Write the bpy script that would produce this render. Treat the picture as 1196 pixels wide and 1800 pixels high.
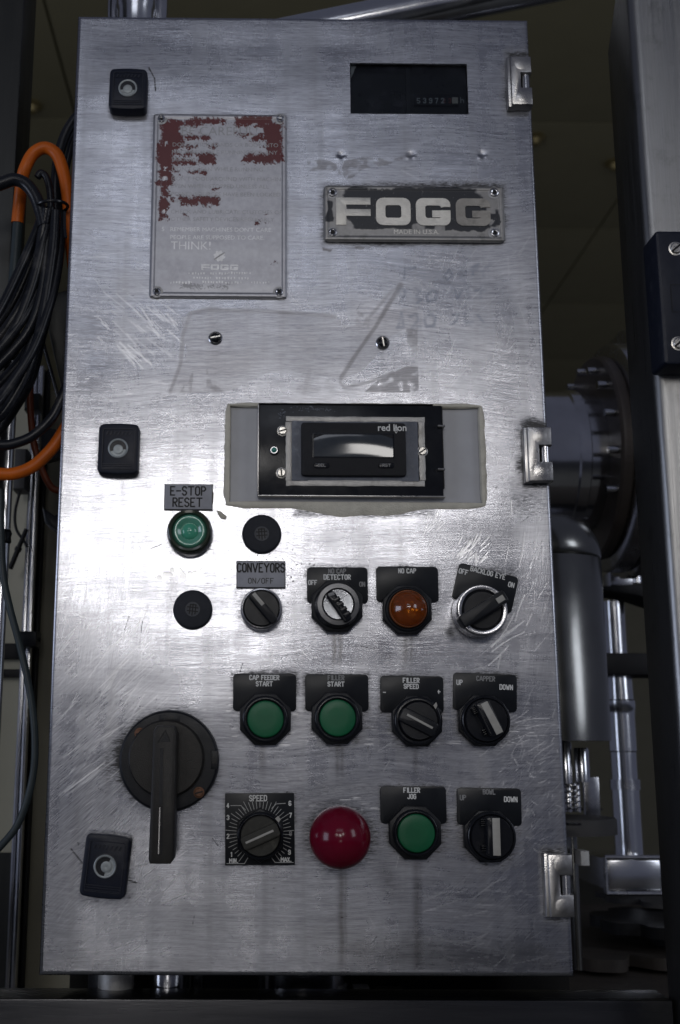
import bpy, math, random
import numpy as np
from mathutils import Matrix, Vector
random.seed(7)
R = math.radians
for o in list(bpy.data.objects): bpy.data.objects.remove(o)
SC = bpy.context.scene
COL = SC.collection

# ------------------------------------------------------------------ camera
F = 2000.0; PX0 = 598.0 - 144.22294; PY0 = 900.0
CAM = np.array([0.14018, -0.81105, 0.15107])
TH, PS, RO = 0.20333, -0.00686, 0.00454
W, H = 0.36, 0.72243
_r = np.array([math.cos(PS), math.sin(PS), 0.0])
FW = np.array([-math.sin(PS) * math.cos(TH), math.cos(PS) * math.cos(TH), math.sin(TH)])
_u = np.cross(_r, FW)
RT = math.cos(RO) * _r + math.sin(RO) * _u
UP = -math.sin(RO) * _r + math.cos(RO) * _u
cd = bpy.data.cameras.new('camera'); cam = bpy.data.objects.new('camera', cd); COL.objects.link(cam)
cd.sensor_fit = 'VERTICAL'; cd.sensor_height = 36.0; cd.lens = 36.0 * F / 1800.0
cd.shift_x = 144.22294 / 1800.0
cd.clip_start = 0.02; cd.clip_end = 60
cd.dof.use_dof = True; cd.dof.focus_distance = 0.80; cd.dof.aperture_fstop = 11
M = Matrix(((RT[0], UP[0], -FW[0], CAM[0]), (RT[1], UP[1], -FW[1], CAM[1]), (RT[2], UP[2], -FW[2], CAM[2]), (0, 0, 0, 1)))
cam.matrix_world = M
SC.camera = cam

# ------------------------------------------------------------------ light
wd = bpy.data.worlds.new('World'); SC.world = wd; wd.use_nodes = True
wd.node_tree.nodes['Background'].inputs[0].default_value = (0.59, 0.64, 0.89, 1)
wd.node_tree.nodes['Background'].inputs[1].default_value = 0.105
def area(name, loc, tgt, sx, sy, power, col):
    l = bpy.data.lights.new(name, 'AREA'); l.shape = 'RECTANGLE'; l.size = sx; l.size_y = sy; l.energy = power; l.color = col
    o = bpy.data.objects.new(name, l); COL.objects.link(o); o.location = loc
    o.rotation_euler = (Vector(tgt) - Vector(loc)).to_track_quat('-Z', 'Y').to_euler()
    return o
area('hall_and_fill_lamp', (-0.62, -2.3, 0.78), (0.15, 0, 0.35), 0.30, 0.34, 2.3, (1, 0.97, 0.94))
area('hall_and_fill_lamp', (0.00, -2.3, 0.70), (0.15, 0, 0.35), 0.34, 0.26, 3.9, (1, 0.97, 0.94))
area('hall_and_fill_lamp', (0.56, -2.3, 0.92), (0.15, 0, 0.35), 0.30, 0.34, 2.8, (1, 0.97, 0.94))
area('hall_and_fill_lamp', (0.02, -2.3, -0.34), (0.15, 0, 0.2), 0.40, 0.24, 0.75, (1, 0.97, 0.94))  # weak fill added low down to brighten the bottom of the door
area('hall_and_fill_lamp', (-0.1, -2.4, 1.75), (0.15, 0, 0.5), 1.3, 0.5, 3.2, (0.86, 0.90, 1.0))  # broad soft fill added high up to lift the upper door
area('hall_window_and_fill', (-2.3, -1.1, 0.35), (0.1, 0, 0.3), 0.9, 1.2, 14.0, (0.72, 0.80, 1.0))
area('hall_window_and_fill', (2.4, -1.5, 1.0), (0.4, 0.2, 0.3), 0.7, 1.2, 9.0, (0.85, 0.90, 1.0))  # fill added on the right for highlights on the post and columns
vs = SC.view_settings; vs.view_transform = 'Standard'; vs.look = 'None'; vs.exposure = 0.0; vs.gamma = 1.0
SC.render.engine = 'CYCLES'

# ------------------------------------------------------------------ projection helpers (photograph pixel <-> place)
def P(px, py, Y):
    d = FW + RT * ((px - PX0) / F) - UP * ((py - PY0) / F)
    return CAM + d * ((Y - CAM[1]) / d[1])
def at(px, py, h=0.0):
    p = P(px, py, -h); return float(p[0]), float(p[2])
def proj(X, Y, Z):
    vx, vy, vz = X - CAM[0], Y - CAM[1], Z - CAM[2]
    z = vx * FW[0] + vy * FW[1] + vz * FW[2]
    return PX0 + F * (vx * RT[0] + vy * RT[1] + vz * RT[2]) / z, PY0 - F * (vx * UP[0] + vy * UP[1] + vz * UP[2]) / z
def mm(py, h=0.0):                     # metres per pixel on the door at that row
    return at(501, py, h)[0] - at(500, py, h)[0]

# ------------------------------------------------------------------ numpy noise
def vnoise(x, y, s, seed):
    rs = np.random.RandomState(seed); g = rs.rand(256, 256)
    x = x / s; y = y / s; xi = np.floor(x).astype(int); yi = np.floor(y).astype(int)
    fx = x - xi; fy = y - yi; fx = fx * fx * (3 - 2 * fx); fy = fy * fy * (3 - 2 * fy)
    a = g[xi % 256, yi % 256]; b = g[(xi + 1) % 256, yi % 256]; c = g[xi % 256, (yi + 1) % 256]; d = g[(xi + 1) % 256, (yi + 1) % 256]
    return (a * (1 - fx) + b * fx) * (1 - fy) + (c * (1 - fx) + d * fx) * fy
def fbm(x, y, s, seed, o=4):
    v = 0; a = 1; t = 0
    for k in range(o):
        v = v + a * vnoise(x, y, s / 2 ** k, seed + k); t += a; a *= .55
    return v / t
def sstep(a, b, x):
    t = np.clip((x - a) / (b - a), 0, 1); return t * t * (3 - 2 * t)

# ------------------------------------------------------------------ materials
def nt(name):
    m = bpy.data.materials.new(name); m.use_nodes = True
    t = m.node_tree; return m, t, t.nodes['Principled BSDF']
def N(t, typ, **kw):
    n = t.nodes.new(typ)
    for k, v in kw.items(): setattr(n, k, v)
    return n
def L(t, a, b): t.links.new(a, b)
def math_(t, op, a, b=None, clamp=False):
    n = N(t, 'ShaderNodeMath', operation=op, use_clamp=clamp)
    for i, v in enumerate((a, b)):
        if v is None: continue
        if isinstance(v, (int, float)): n.inputs[i].default_value = v
        else: L(t, v, n.inputs[i])
    return n.outputs[0]
def mixc(t, f, a, b):
    n = N(t, 'ShaderNodeMix', data_type='RGBA')
    for i, v in ((0, f), (6, a), (7, b)):
        if isinstance(v, (int, float)): n.inputs[i].default_value = v
        elif isinstance(v, tuple): n.inputs[i].default_value = (*v, 1)
        else: L(t, v, n.inputs[i])
    return n.outputs[2]
def noise_tex(t, scale=(1, 1, 1), rot=(0, 0, 0), s=1.0, detail=3, rough=.55, dist=0.0, warp=0.0):
    tc = N(t, 'ShaderNodeNewGeometry'); mp = N(t, 'ShaderNodeMapping')
    mp.inputs['Rotation'].default_value = rot
    mp2 = N(t, 'ShaderNodeMapping'); mp2.inputs['Scale'].default_value = scale
    src = tc.outputs['Position']
    if warp:
        wn = N(t, 'ShaderNodeTexNoise'); wn.inputs['Scale'].default_value = 7; wn.inputs['Detail'].default_value = 1; L(t, src, wn.inputs['Vector'])
        wm = N(t, 'ShaderNodeVectorMath', operation='MULTIPLY'); L(t, wn.outputs['Color'], wm.inputs[0]); wm.inputs[1].default_value = (0, 0, warp)
        wa = N(t, 'ShaderNodeVectorMath', operation='ADD'); L(t, src, wa.inputs[0]); L(t, wm.outputs[0], wa.inputs[1]); src = wa.outputs[0]
    L(t, src, mp.inputs[0]); L(t, mp.outputs[0], mp2.inputs[0])
    n = N(t, 'ShaderNodeTexNoise'); n.inputs['Scale'].default_value = s; n.inputs['Detail'].default_value = detail
    n.inputs['Roughness'].default_value = rough; n.inputs['Distortion'].default_value = dist
    L(t, mp2.outputs[0], n.inputs['Vector']); return n.outputs[0]
def ramp(t, f, a, b):
    n = N(t, 'ShaderNodeMapRange', interpolation_type='SMOOTHSTEP'); L(t, f, n.inputs[0])
    n.inputs[1].default_value = a; n.inputs[2].default_value = b; return n.outputs[0]
def lin(c): return tuple(((v / 255 + .055) / 1.055) ** 2.4 if v > 10 else v / 255 / 12.92 for v in c)
def pm(name, col, rough=.5, metal=0.0, var=.25, s=180, bump=.06, coat=0.0, dirt=None, dirt_amt=.45, stretch=(1, 1, 1), rvar=.15, ior=1.5):
    m, t, b = nt(name)
    n = noise_tex(t, stretch, s=s, detail=4)
    c = mixc(t, n, tuple(v * (1 - var) for v in col), tuple(min(1, v * (1 + var)) for v in col))
    if dirt:
        d = noise_tex(t, s=s * .31, detail=5, rough=.65)
        f = ramp(t, d, .62 - dirt_amt * .25, .78)
        c = mixc(t, math_(t, 'MULTIPLY', f, dirt_amt * 1.4, True), c, dirt)
    L(t, c, b.inputs['Base Color'])
    r2 = noise_tex(t, stretch, s=s * .4, detail=3)
    L(t, math_(t, 'ADD', math_(t, 'MULTIPLY', r2, rvar * 2), rough - rvar, True), b.inputs['Roughness'])
    b.inputs['Metallic'].default_value = metal; b.inputs['Specular IOR Level'].default_value = .5 if metal > 0 else .27; b.inputs['IOR'].default_value = ior
    b.inputs['Coat Weight'].default_value = coat; b.inputs['Coat Roughness'].default_value = .08
    if bump:
        bn = N(t, 'ShaderNodeBump'); bn.inputs['Strength'].default_value = bump; bn.inputs['Distance'].default_value = .001
        fn = noise_tex(t, stretch, s=s * 6, detail=2); L(t, fn, bn.inputs['Height']); L(t, bn.outputs[0], b.inputs['Normal'])
    return m
MT = dict(
    black=pm('black_plastic', (.009, .010, .0125), .36, s=260, bump=.10, dirt=(.045, .043, .04), dirt_amt=.15),
    blackgloss=pm('black_gloss', (.009, .010, .013), .22, s=200, bump=.03, dirt=(.06, .06, .06), dirt_amt=.2),
    blackrough=pm('black_textured', (.014, .014, .016), .5, s=500, bump=.5, rvar=.1),
    dullsteel=pm('dull_steel', (.30, .31, .33), .28, 1.0, s=160, var=.2, bump=.1, dirt=(.05, .05, .05), dirt_amt=.4),
    gunmetal=pm('gunmetal', (.16, .16, .165), .34, .9, s=200, var=.25, bump=.1, dirt=(.03, .03, .03), dirt_amt=.3),
    navy=pm('navy_plastic', (.008, .0105, .020), .42, s=260, bump=.10, dirt=(.05, .055, .065), dirt_amt=.3),
    plate=pm('black_anodised', (.008, .0095, .0125), .34, s=120, bump=.02, dirt=(.03, .03, .03), dirt_amt=.2),
    greyplate=pm('grey_laminate', (.27, .275, .30), .42, s=120, bump=.03, dirt=(.06, .06, .06), dirt_amt=.2),
    white=pm('engraved_white', (.62, .62, .60), .5, s=900, var=.3, bump=0),
    tick=pm('scale_paint', (.36, .36, .35), .5, s=900, var=.4, bump=0),
    dimwhite=pm('worn_white', (.22, .22, .22), .5, s=900, var=.5, bump=0),
    blackfill=pm('black_fill', (.006, .006, .007), .5, s=200, bump=0),
    barwhite=pm('pointer_white', (.34, .33, .30), .45, s=260, var=.2, bump=.03, dirt=(.12, .11, .09), dirt_amt=.35),
    green=pm('green_cap', (.009, .105, .044), .36, s=130, var=.18, bump=.02, dirt=(.03, .11, .07), dirt_amt=.3),
    red=pm('red_mushroom', (.125, .003, .016), .17, s=90, var=.12, bump=.006, coat=.06, rvar=.05),
    chrome=pm('worn_chrome', (.55, .55, .57), .24, 1.0, s=200, var=.2, bump=.05, dirt=(.05, .05, .05), dirt_amt=.3),
    zinc=pm('zinc', (.30, .325, .33), .45, .4, s=300, var=.3, bump=.2, dirt=(.08, .08, .08), dirt_amt=.3),
    steel=pm('hinge_steel', (.47, .46, .45), .30, 1.0, s=160, var=.15, bump=.12, dirt=(.03, .03, .03), dirt_amt=.3),
    screw=pm('nickel_screw', (.6, .58, .54), .3, 1.0, s=500, var=.2, bump=.1, dirt=(.08, .07, .05), dirt_amt=.4),
    rust=pm('rusty_screw', (.16, .075, .04), .6, .3, s=500, var=.4, bump=.3),
    handle=pm('handle_plastic', (.021, .0195, .0175), .42, s=220, var=.3, bump=.25, dirt=(.06, .052, .042), dirt_amt=.35),
    handledark=pm('handle_base', (.008, .009, .0115), .40, s=220, bump=.15, dirt=(.03, .03, .03), dirt_amt=.2),
    dirtyknob=pm('dirty_knob', (.035, .034, .028), .6, s=400, var=.4, bump=.3, dirt=(.11, .105, .085), dirt_amt=.5),
    caulk=pm('silicone_caulk', (.50, .475, .40), .5, s=140, var=.25, bump=.5, dirt=(.22, .20, .17), dirt_amt=.3),
    caulkgrey=pm('grey_sealant', (.10, .11, .135), .38, s=160, var=.35, bump=.35, dirt=(.42, .44, .47), dirt_amt=.3),
    acrylic=pm('smoked_acrylic', (.36, .365, .385), .32, s=60, var=.14, bump=.0),
    alu=pm('bare_aluminium', (.42, .41, .39), .45, .7, s=250, var=.25, bump=.3, dirt=(.10, .09, .07), dirt_amt=.4),
    plug=pm('rubber_plug', (.017, .019, .025), .55, s=420, var=.3, bump=.35),
    plugmark=pm('plug_emblem', (.055, .058, .066), .5, s=420, bump=.1),
    meter=pm('meter_black', (.007, .008, .010), .30, s=90, bump=0),
    meterface=pm('meter_face', (.016, .018, .022), .4, s=90, bump=0),
    digit=pm('digit_white', (.30, .32, .34), .5, s=500, bump=0),
    digitred=pm('digit_red', (.13, .03, .03), .5, s=500, bump=0),
    paper=pm('old_label_paper', (.42, .42, .42), .6, s=300, bump=.1),
    orange=pm('orange_sheath', (.46, .095, .006), .42, s=70, var=.22, bump=.05, dirt=(.16, .05, .01), dirt_amt=.45),
    redsheath=pm('dull_red_sheath', (.105, .022, .008), .5, s=70, var=.25, bump=.05),
    cable=pm('black_rubber', (.009, .010, .0135), .29, s=90, var=.3, bump=.08, dirt=(.11, .105, .10), dirt_amt=.38),
    greycable=pm('grey_cable', (.028, .038, .042), .45, s=90, bump=.05),
    postdark=pm('dark_post', (.028, .029, .028), .38, .5, s=60, var=.25, stretch=(4, 4, .3), bump=.05, dirt=(.05, .05, .045), dirt_amt=.3),
    post=pm('satin_post', (.25, .25, .25), .34, 1.0, s=160, var=.18, stretch=(6, 6, .15), bump=.10, dirt=(.10, .10, .095), dirt_amt=.35),
    polished=pm('polished_steel', (.68, .69, .72), .20, 1.0, s=40, var=.15, bump=.02, dirt=(.10, .10, .10), dirt_amt=.25),
    drum=pm('drum_steel', (.62, .62, .64), .15, 1.0, s=25, var=.3, bump=.05, dirt=(.09, .08, .07), dirt_amt=.4),
    dome=pm('dome_steel', (.24, .24, .23), .24, .95, s=25, var=.25, bump=.03),
    flange=pm('brown_flange', (.10, .085, .075), .38, .3, s=40, bump=.1),
    brown=pm('brown_plate', (.06, .052, .045), .6, 0, s=50, var=.3, bump=.2, dirt=(.02, .018, .016), dirt_amt=.5),
    greyplastic=pm('grey_disc', (.075, .072, .07), .6, 0, s=50, bump=.1),
    blackmetal=pm('black_metal', (.012, .012, .013), .5, 0, s=60, bump=.1),
    ceil=pm('ceiling_paint', (.38, .34, .20), .6, 0, s=6, var=.08, bump=.02),
    wallm=pm('wall_paint', (.40, .37, .25), .6, 0, s=5, var=.10, bump=.02),
    floorm=pm('floor_concrete', (.12, .12, .11), .6, 0, s=5, var=.2, bump=.05),
    pane=pm('frosted_pane', (.34, .32, .24), .30, 0, s=7, var=.14, bump=.0),
    rail=pm('rail_steel', (.055, .055, .058), .28, .9, s=40, var=.25, stretch=(.3, 4, 4), bump=.05, dirt=(.03, .03, .03), dirt_amt=.4),
    brass=pm('sprinkler_brass', (.45, .36, .16), .4, .6, s=60, bump=0),
    chips=pm('white_chips', (.75, .75, .73), .6, s=300, bump=.1),
    led=pm('green_led', (.05, .22, .18), .25, s=300, bump=0, coat=.4),
)
def glass(name, tint, rough=.03, w=.12):
    m, t, b = nt(name); t.nodes.remove(b); out = t.nodes['Material Output']
    tr = N(t, 'ShaderNodeBsdfTransparent'); tr.inputs[0].default_value = (*tint, 1)
    gl = N(t, 'ShaderNodeBsdfGlossy'); gl.inputs['Roughness'].default_value = rough
    fr = N(t, 'ShaderNodeFresnel'); fr.inputs[0].default_value = 1.45
    n = noise_tex(t, s=70, detail=4)
    f = math_(t, 'ADD', fr.outputs[0], math_(t, 'MULTIPLY', ramp(t, n, .5, .8), w * .4), True)
    mx = N(t, 'ShaderNodeMixShader'); L(t, f, mx.inputs[0]); L(t, tr.outputs[0], mx.inputs[1]); L(t, gl.outputs[0], mx.inputs[2])
    L(t, mx.outputs[0], out.inputs[0]); return m
MT['glass'] = glass('meter_glass', (.75, .78, .8))
MT['tape'] = MT['cable']
def lens_mat(name, col, col2, tw):
    m, t, b = nt(name); n = noise_tex(t, s=150, detail=4)
    L(t, mixc(t, n, col, col2), b.inputs['Base Color']); b.inputs['Roughness'].default_value = .16
    if 'lcd' in name: b.inputs['Roughness'].default_value = .07; b.inputs['Specular IOR Level'].default_value = .75
    b.inputs['Transmission Weight'].default_value = tw; b.inputs['Coat Weight'].default_value = .0 if 'lcd' in name else .5; b.inputs['Coat Roughness'].default_value = .05
    return m
MT['amber'] = lens_mat('amber_lens', (.50, .15, .010), (.66, .23, .022), .88)
MT['amberrim'] = lens_mat('amber_rim', (.30, .075, .012), (.48, .16, .05), .2)
MT['teal'] = lens_mat('teal_lens', (.06, .26, .17), (.16, .42, .31), .15)
MT['tealcore'] = lens_mat('teal_core', (.05, .30, .19), (.10, .42, .28), .1)
MT['olive'] = lens_mat('olive_bezel', (.018, .026, .016), (.035, .04, .022), .0)
MT['lcd'] = lens_mat('lcd_pane', (.020, .025, .032), (.05, .056, .062), .0)

# brushed sheet with painted wear channels: wear = grime, scratch, residue, drip ; flow = diagonal, cross, gloss, marker
def sheet_mat(name):
    m, t, b = nt(name)
    a1 = N(t, 'ShaderNodeAttribute', attribute_name='wear'); a2 = N(t, 'ShaderNodeAttribute', attribute_name='flow')
    s1 = N(t, 'ShaderNodeSeparateColor'); L(t, a1.outputs['Color'], s1.inputs[0])
    s2 = N(t, 'ShaderNodeSeparateColor'); L(t, a2.outputs['Color'], s2.inputs[0])
    grime, scr, res, drip = s1.outputs[0], s1.outputs[1], s1.outputs[2], a1.outputs['Alpha']
    diag, cross, gloss, marker = s2.outputs[0], s2.outputs[1], s2.outputs[2], a2.outputs['Alpha']
    h1 = noise_tex(t, (95, 1, 2000), s=1, detail=5, rough=.75, warp=.015)
    h2 = noise_tex(t, (22, 1, 520), s=1, detail=3, rough=.6, warp=.03)
    hor = math_(t, 'ADD', math_(t, 'MULTIPLY', h1, .65), math_(t, 'MULTIPLY', h2, .35))
    dg = noise_tex(t, (70, 1, 1500), (0, R(42), 0), s=1, detail=4, rough=.7)
    vr = noise_tex(t, (1500, 1, 45), (0, R(-8), 0), s=1, detail=4, rough=.7)
    def mixf(f, a, c):
        n = N(t, 'ShaderNodeMix', data_type='FLOAT'); L(t, f, n.inputs[0]); L(t, a, n.inputs[2]); L(t, c, n.inputs[3]); return n.outputs[0]
    br = mixf(cross, mixf(diag, hor, dg), vr)
    cloud = noise_tex(t, (1, 1, 1), s=16, detail=5, rough=.6, dist=.6)
    c = mixc(t, ramp(t, br, .33, .68), (.24, .243, .272), (.60, .61, .65))
    wipe = noise_tex(t, (7, 1, 38), s=1, detail=4, rough=.65, warp=.06); vst = noise_tex(t, (75, 1, 3.5), s=1, detail=3, rough=.6)
    c = mixc(t, math_(t, 'MULTIPLY', ramp(t, wipe, .42, .75), .22), c, (.27, .27, .29))
    c = mixc(t, math_(t, 'MULTIPLY', ramp(t, vst, .50, .80), .35), c, (.25, .245, .25))  # vertical streaks: drips, plus reflected light columns put into the colour
    c = mixc(t, math_(t, 'MULTIPLY', ramp(t, cloud, .45, .75), .30), c, (.34, .335, .345))
    gn = noise_tex(t, (230, 1, 1500), s=1, detail=3, rough=.7)
    # grime caught along the brush lines
    g = math_(t, 'ADD', math_(t, 'MULTIPLY', grime, 1.35), math_(t, 'MULTIPLY', math_(t, 'SUBTRACT', gn, .5), math_(t, 'MULTIPLY', ramp(t, grime, .05, .5), 2.2)))
    gf = ramp(t, g, .18, 1.0)
    c = mixc(t, gf, c, (.022, .021, .021))
    c = mixc(t, math_(t, 'MULTIPLY', drip, .72, True), c, (.085, .078, .07))
    rf = math_(t, 'MULTIPLY', res, math_(t, 'ADD', .4, math_(t, 'MULTIPLY', cloud, .6)), True)
    c = mixc(t, rf, c, (.185, .172, .168))
    c = mixc(t, math_(t, 'MULTIPLY', marker, .55, True), c, (.20, .225, .28))
    c = mixc(t, math_(t, 'MULTIPLY', scr, .85, True), c, (.95, .95, .95))
    L(t, c, b.inputs['Base Color'])
    mt = math_(t, 'SUBTRACT', 1.0, math_(t, 'ADD', math_(t, 'MULTIPLY', gf, .8), math_(t, 'ADD', math_(t, 'MULTIPLY', res, .35), math_(t, 'MULTIPLY', marker, .5))), True)
    L(t, mt, b.inputs['Metallic'])
    rg = math_(t, 'ADD', .13, math_(t, 'MULTIPLY', br, .16))
    rg = math_(t, 'ADD', rg, math_(t, 'MULTIPLY', cloud, .18))
    rg = math_(t, 'SUBTRACT', rg, math_(t, 'MULTIPLY', gloss, .12))
    rg = math_(t, 'ADD', rg, math_(t, 'MULTIPLY', math_(t, 'SUBTRACT', wipe, .5), .22))
    rg = math_(t, 'ADD', rg, math_(t, 'MULTIPLY', math_(t, 'SUBTRACT', vst, .5), .18))
    rg = math_(t, 'ADD', rg, math_(t, 'MULTIPLY', math_(t, 'ADD', gf, math_(t, 'ADD', res, scr)), .2), True)
    L(t, rg, b.inputs['Roughness'])
    b.inputs['Anisotropic'].default_value = .45
    tg = N(t, 'ShaderNodeTangent', direction_type='UV_MAP', uv_map='UVMap'); L(t, tg.outputs[0], b.inputs['Tangent'])
    bn = N(t, 'ShaderNodeBump'); bn.inputs['Strength'].default_value = .14; bn.inputs['Distance'].default_value = .0006
    hh = math_(t, 'ADD', br, math_(t, 'MULTIPLY', scr, -.6)); L(t, hh, bn.inputs['Height']); L(t, bn.outputs[0], b.inputs['Normal'])
    return m
MT['sheet'] = sheet_mat('brushed_stainless')
def painted_mat(name, paint, rough_p, metal_c=(.36, .36, .385)):
    m, t, b = nt(name)
    a1 = N(t, 'ShaderNodeAttribute', attribute_name='wear'); s1 = N(t, 'ShaderNodeSeparateColor'); L(t, a1.outputs['Color'], s1.inputs[0])
    n = noise_tex(t, s=300, detail=4); n2 = noise_tex(t, s=45, detail=5, rough=.65)
    c = mixc(t, n, tuple(v * .8 for v in metal_c), tuple(v * 1.2 for v in metal_c))
    c = mixc(t, math_(t, 'MULTIPLY', ramp(t, n2, .45, .75), .4), c, tuple(v * .62 for v in metal_c))
    c = mixc(t, s1.outputs[2], c, (.5, .5, .51)); c = mixc(t, s1.outputs[1], c, (.03, .03, .03))
    pc = mixc(t, n2, tuple(v * .8 for v in paint), tuple(v * 1.25 for v in paint))
    c = mixc(t, s1.outputs[0], c, pc); L(t, c, b.inputs['Base Color'])
    L(t, math_(t, 'MULTIPLY', math_(t, 'SUBTRACT', 1.0, s1.outputs[0], True), .75), b.inputs['Metallic'])
    b.inputs['Roughness'].default_value = rough_p
    bn = N(t, 'ShaderNodeBump'); bn.inputs['Strength'].default_value = .5; bn.inputs['Distance'].default_value = .0003
    L(t, math_(t, 'ADD', s1.outputs[0], math_(t, 'MULTIPLY', n, .25)), bn.inputs['Height']); L(t, bn.outputs[0], b.inputs['Normal'])
    return m
MT['warn'] = painted_mat('worn_red_plate', (.085, .006, .008), .40)
MT['name'] = painted_mat('worn_black_plate', (.010, .012, .018), .42, (.27, .265, .26))
MT['letter'] = pm('worn_letter', (.62, .60, .55), .45, .5, s=130, var=.3, bump=.3, dirt=(.03, .028, .026), dirt_amt=.25)
MT['letterdark'] = pm('dark_worn_letter', (.30, .285, .26), .5, .5, s=130, var=.3, bump=.3, dirt=(.03, .028, .026), dirt_amt=.6)
MT['faint'] = pm('faint_relief', (.56, .56, .57), .4, .75, s=300, var=.3, bump=.2)
MT['faintdark'] = pm('faint_relief_dark', (.29, .29, .295), .45, .75, s=300, var=.3, bump=.2)

# ------------------------------------------------------------------ mesh builder; panel frame: u = x, v = z, h = height off the door (towards -y)
class MB:
    def __init__(s): s.v = []; s.f = []; s.T = None
    def rot(s, a, c): s.T = (math.cos(a), math.sin(a), c[0], c[1]); return s
    def pt(s, u, v, h):
        if s.T:
            ca, sa, cu, cv = s.T; du, dv = u - cu, v - cv
            u, v = cu + ca * du - sa * dv, cv + sa * du + ca * dv
        s.v.append((u, -h, v)); return len(s.v) - 1
    def raw(s, x, y, z): s.v.append((x, y, z)); return len(s.v) - 1
    def loops(s, ls, cap0=True, cap1=True):          # list of closed loops of indices
        for a, b in zip(ls[:-1], ls[1:]):
            n = len(a)
            for i in range(n): s.f.append((a[i], a[(i + 1) % n], b[(i + 1) % n], b[i]))
        if cap0: s.f.append(tuple(reversed(ls[0])))
        if cap1: s.f.append(tuple(ls[-1]))
    def prism(s, poly, h0, h1, bev=0.0, inset=None):  # outline ccw seen from the front
        n = len(poly)
        def off(d):
            out = []
            for i in range(n):
                p0, p1, p2 = poly[i - 1], poly[i], poly[(i + 1) % n]
                e1 = (p1[0] - p0[0], p1[1] - p0[1]); e2 = (p2[0] - p1[0], p2[1] - p1[1])
                l1 = math.hypot(*e1) or 1; l2 = math.hypot(*e2) or 1
                n1 = (-e1[1] / l1, e1[0] / l1); n2 = (-e2[1] / l2, e2[0] / l2)
                k = max(.35, 1 + n1[0] * n2[0] + n1[1] * n2[1])
                out.append((p1[0] + d * (n1[0] + n2[0]) / k, p1[1] + d * (n1[1] + n2[1]) / k))
            return out
        ls = [[s.pt(*p, h0) for p in poly]]
        if bev:
            ls.append([s.pt(*p, h1 - bev) for p in poly])
            ls.append([s.pt(*p, h1 - bev * .3) for p in off(bev * .3)])
            ls.append([s.pt(*p, h1) for p in off(bev)])
        else: ls.append([s.pt(*p, h1) for p in poly])
        s.loops(ls); return s
    def box(s, u0, u1, v0, v1, h0, h1, bev=0.0): return s.prism([(u0, v0), (u1, v0), (u1, v1), (u0, v1)], h0, h1, bev)
    def lathe(s, c, prof, n=48, cap0=True, cap1=True, knurl=None, oct=None):
        ls = []
        for r, h in prof:
            ring = []
            for i in range(n):
                a = 2 * math.pi * i / n; rr = r
                if knurl: rr = r * (1 + knurl[1] * (1 if i % 2 else -1))
                ring.append(s.pt(c[0] + rr * math.cos(a), c[1] + rr * math.sin(a), h))
            ls.append(ring)
        s.loops(ls, cap0, cap1); return s
    def tube(s, pts, r, n=10, cyc=False):
        pts = [Vector(p) for p in pts]; ls = []; prev = None
        for i, p in enumerate(pts):
            d = (pts[min(i + 1, len(pts) - 1)] - pts[max(i - 1, 0)]).normalized()
            if prev is None: a = d.orthogonal().normalized()
            else: a = (prev - d * prev.dot(d)).normalized()
            prev = a; b = d.cross(a); rr = r[i] if isinstance(r, (list, tuple)) else r
            ls.append([s.raw(*(p + a * rr * math.cos(2 * math.pi * k / n) + b * rr * math.sin(2 * math.pi * k / n))) for k in range(n)])
        s.loops(ls); return s
    def bar3(s, a, b, r, n=24): return s.tube([a, b], r, n)
    def wbox(s, x0, x1, y0, y1, z0, z1, bev=0.0):     # world box
        s.prism([(x0, z0), (x1, z0), (x1, z1), (x0, z1)], -y1, -y0, bev); return s
    def stroke(s, pts, w, h0, h1):                    # flat ribbon with square ends
        for (a, b) in zip(pts[:-1], pts[1:]):
            dx, dy = b[0] - a[0], b[1] - a[1]; l = math.hypot(dx, dy)
            if l < 1e-9: continue
            dx, dy = dx / l, dy / l; nx, ny = -dy * w / 2, dx * w / 2; e = w * .35
            q = [(a[0] - dx * e - nx, a[1] - dy * e - ny), (b[0] + dx * e - nx, b[1] + dy * e - ny), (b[0] + dx * e + nx, b[1] + dy * e + ny), (a[0] - dx * e + nx, a[1] - dy * e + ny)]
            s.k = (getattr(s, 'k', 0) + 1) % 9; i = [s.pt(*p, h1 + s.k * .00002) for p in q]; s.f.append(tuple(i))
        return s
    def build(s, name, mat, parent=None, label=None, angle=35, cat=None, group=None, kind=None):
        me = bpy.data.meshes.new(name); v = np.array(s.v, float)
        c = (v.min(0) + v.max(0)) / 2
        if parent is None: c[2] = v[:, 2].min()
        me.from_pydata([tuple(p) for p in v - c], [], s.f); me.update()
        me.polygons.foreach_set('use_smooth', [True] * len(me.polygons)); me.set_sharp_from_angle(angle=R(angle))
        me.materials.append(MT[mat] if isinstance(mat, str) else mat)
        return link(name, me, c, parent, label, cat, group, kind)
def wloc(o):
    l = Vector(o.location)
    while o.parent: o = o.parent; l += Vector(o.location)
    return l
def link(name, me, c, parent=None, label=None, cat=None, group=None, kind=None):
    o = bpy.data.objects.new(name, me); COL.objects.link(o)
    if parent: o.parent = parent; o.location = Vector(c) - wloc(parent)
    else: o.location = c
    if label: o['label'] = label
    if cat: o['category'] = cat
    if group: o['group'] = group
    if kind: o['kind'] = kind
    return o
def thing(name, label, cat, loc, group=None):
    return link(name, None, loc, None, label, cat, group)
def rrect(u0, u1, v0, v1, r, k=5):
    out = []
    for cx, cy, a0 in ((u1 - r, v0 + r, -90), (u1 - r, v1 - r, 0), (u0 + r, v1 - r, 90), (u0 + r, v0 + r, 180)):
        for i in range(k + 1):
            a = R(a0 + 90 * i / k); out.append((cx + r * math.cos(a), cy + r * math.sin(a)))
    return out
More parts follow.
